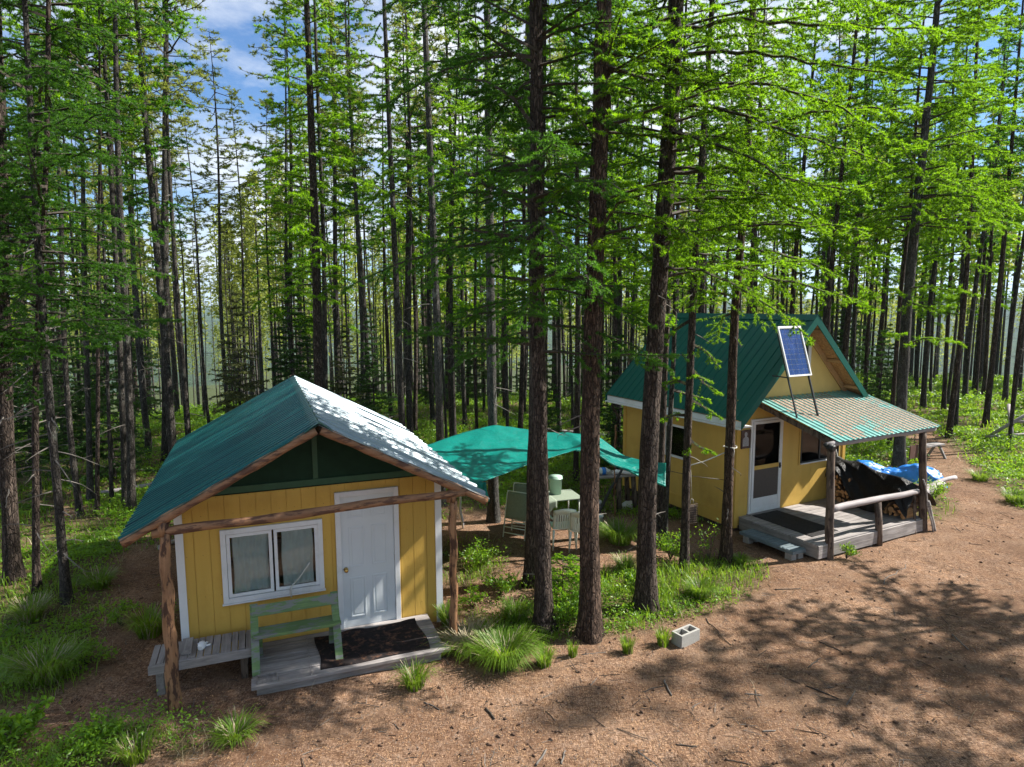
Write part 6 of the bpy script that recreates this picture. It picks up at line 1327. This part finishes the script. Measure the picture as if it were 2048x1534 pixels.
tussock(2030, 1005, .5, .3, 700, 'bright tussock at the right edge beside the path', .05, (.4, 1.2), 22)
# leafy bushes
def bush(px, py, w, h, n, label, seed, sz=.035, leaf='leaf', foot=None):
    rs = np.random.RandomState(500 + seed); b = base_at(px, py) if foot is None else np.array([*foot, tz(*foot)]); ns = max(5, int(n / 40)); A, B, Pp = [], [], []
    for i in range(ns):
        a = rs.uniform(0, 2 * PI); q = w * .5 * math.sqrt(rs.random()); e = np.array([q * math.cos(a), q * math.sin(a), h * rs.uniform(.5, 1.0)]); m = e * [.4, .4, .55]; A += [np.zeros(3), m]; B += [m, e]
        t = rs.uniform(.3, 1, n // ns + 1)[:, None]; Pp.append(m * (1 - t) + e * t + rs.normal(0, .055 * (w + h), (len(t), 3)) * [1, 1, .6])
    P = np.concatenate(Pp); P[:, 2] = np.maximum(P[:, 2], .02); V1, F1 = segs_mesh(np.array(A), np.array(B), np.full(len(A), .006), np.full(len(A), .003), 4); V2, F2, v2 = leaves(rs, P, sz * rs.uniform(.6, 1.2, len(P)), rs.random(len(P)), .55)
    root = thing('leafy_bush', label, 'bush', b); obj('stems', mesh_np('stems', V1, F1, None, [M['twig']]), root); obj('foliage', mesh_np('foliage', V2, F2, None, [M[leaf]], attr={'v': v2}), root)
bush(1340, 1120, .7, .55, 700, 'bright leafy bush behind the leaning thick larch', 1); bush(1418, 1120, .45, .75, 130, 'tall sparse leafy sprig right of the slim basket trunk', 2, .03)
bush(1135, 1255, .6, .5, 700, 'dark leafy bush between the double larch and the reddish larch', 3); bush(1692, 1118, .4, .30, 420, 'small leafy bush at the foot of the left porch post', 4, .025)
bush(1000, 1190, .6, .35, 500, 'leafy bush at the left end of the grass patch', 5); bush(945, 1215, .5, .3, 300, 'leafy plant beside the right porch post of the small cabin', 6)
bush(1855, 1000, .9, .5, 900, 'leafy bush in front of the grey log behind the porch', 7); bush(1790, 1065, .3, .2, 150, 'little leafy plant right of the porch deck', 8); bush(950, 1130, .9, .4, 700, 'dark leafy bush beside the brown strip right of the small cabin', 9)
bush(170, 1330, .8, .30, 500, 'broad leafy bush in the shaded lower left', 10); bush(240, 1250, .6, .35, 350, 'leafy bush left of the small cabin corner', 11); bush(40, 1480, .7, .4, 500, 'leafy plant in the lower left corner', 12, .045); bush(180, 1505, .7, .3, 500, 'sunlit leafy plant near the lower left edge', 13, .04)
bush(1280, 1175, .6, .35, 500, 'sunlit leafy bush before the dark tussock', 14); bush(0, 0, .8, .5, 700, 'green bush behind the workbench', 15, .04, 'leaf', (2.4, 18.5)); bush(0, 0, 1.4, .9, 1300, 'green bush beyond the table under the turquoise sheet', 16, .05, 'leaf', (.6, 17.5)); bush(0, 0, 1.2, .8, 1000, 'green bush left of the speckled tarp trunk', 17, .05, 'leaf', (-1.8, 16.4))
# young larch with bright sprays in the grass patch
rs = np.random.RandomState(61); b = base_at(1125, 1200); root = thing('larch_sapling', 'knee high young larch with bright sprays in the grass patch', 'sapling', b)
tm, rad = trunk_mesh('trunk', rs, .75, .012, lambda z: (0.0, 0.0), M['twig'], 6, .1, .7, .1, .02); obj('trunk', tm, root)
obj('crown', crown_mesh('crown', rs, [(branch_poly(rs, (0, 0), z, rs.uniform(0, 6.28), .45 * (1 - z) + .1, .15, -.1, .01), .005) for z in np.linspace(.12, .72, 26)], 'larch', [M['twig'], M['larch']], tsp=.05, fsp=.025, nt=6, tl=.04, tw=.012), root)
# single sticks lying on the clearing: (px1, py1, px2, py2, radius px, pale)
STK = [(1073, 1532, 1092, 1500, 5, 1, 'pale barkless stick at the bottom edge'), (1122, 1530, 1130, 1502, 4, 1, 'short pale forked stick near the bottom edge'), (1328, 1362, 1342, 1392, 4, 1, 'curved pale stick in the sunlit litter'), (1283, 1385, 1326, 1372, 2.5, 0, 'thin dark stick left of the curved pale one'), (1350, 1490, 1395, 1494, 3, 0, 'straight dark stick on the lower sunlit litter'), (1410, 1238, 1460, 1290, 2, 0, 'long thin twig right of the concrete block'),
       (972, 1418, 990, 1440, 5, 0, 'thick dark chunk of branch in the lower middle'), (1614, 1372, 1675, 1398, 3, 0, 'long dark stick in the sunlit litter on the right'), (1490, 1388, 1522, 1392, 3, 1, 'pale stick left of the long dark one'), (1525, 1464, 1552, 1462, 3.5, 1, 'short pale stick at the bottom right of the lit patch'), (1763, 1168, 1813, 1130, 2, 1, 'long pale thin twig in front of the porch'), (1638, 1284, 1683, 1303, 2.5, 0, 'dark twig in the shaded band'), (1618, 1335, 1640, 1318, 3, 0, 'forked dark twig near the lit patch'),
       (1905, 1270, 1935, 1300, 3, 1, 'curved pale twig on the right of the clearing'), (1549, 1180, 1600, 1178, 2.5, 0, 'thin grey twig before the metal step'), (215, 1110, 228, 1098, 4, 1, 'pale wood scrap left of the small cabin'), (850, 1405, 880, 1420, 2.5, 1, 'pale twig right of the single tussock'), (1450, 1520, 1500, 1530, 3, 0, 'dark stick at the very bottom'), (1000, 1300, 1046, 1285, 2, 0, 'twig under the double larch'), (1165, 1310, 1210, 1305, 2, 1, 'thin pale twig below the reddish larch')]
for i, (a, b, c, d, r_, pale, lab) in enumerate(STK):
    p, q = base_at(a, b), base_at(c, d); rw = r_ / 2 * p[1] / FPX; p[2] += rw * .8; q[2] += rw * .8; n = 6; pts = [p + (q - p) * k / n + np.array([rnd.uniform(-1, 1), rnd.uniform(-1, 1), 0]) * np.linalg.norm(q - p) * .03 for k in range(n + 1)]
    mb = MB(); mb.tube([tuple(k) for k in pts], [rw * (1 - .3 * k / n) for k in range(n + 1)], 7, rnd=rnd, jit=.12); tag(mb.build('stick', M['deadtwig'] if pale else M['twig'], None), lab, 'stick')

# ================================================================== HAZE
hz = MB(); hz.box(-7500, -1500, -140, 7500, 8500, 260)
hm = bpy.data.materials.new('haze_air'); hm.use_nodes = True; nt = hm.node_tree
for n in list(nt.nodes): nt.nodes.remove(n)
ho = nt.nodes.new('ShaderNodeOutputMaterial'); pv = nt.nodes.new('ShaderNodeVolumePrincipled'); pv.inputs['Density'].default_value = 0.00009; pv.inputs['Color'].default_value = (.62, .80, 1.0, 1); pv.inputs['Anisotropy'].default_value = .2
nt.links.new(pv.outputs[0], ho.inputs['Volume'])
tag(hz.build('haze', hm), 'thin blue air between the forest and the far hills', 'haze', kind='stuff')
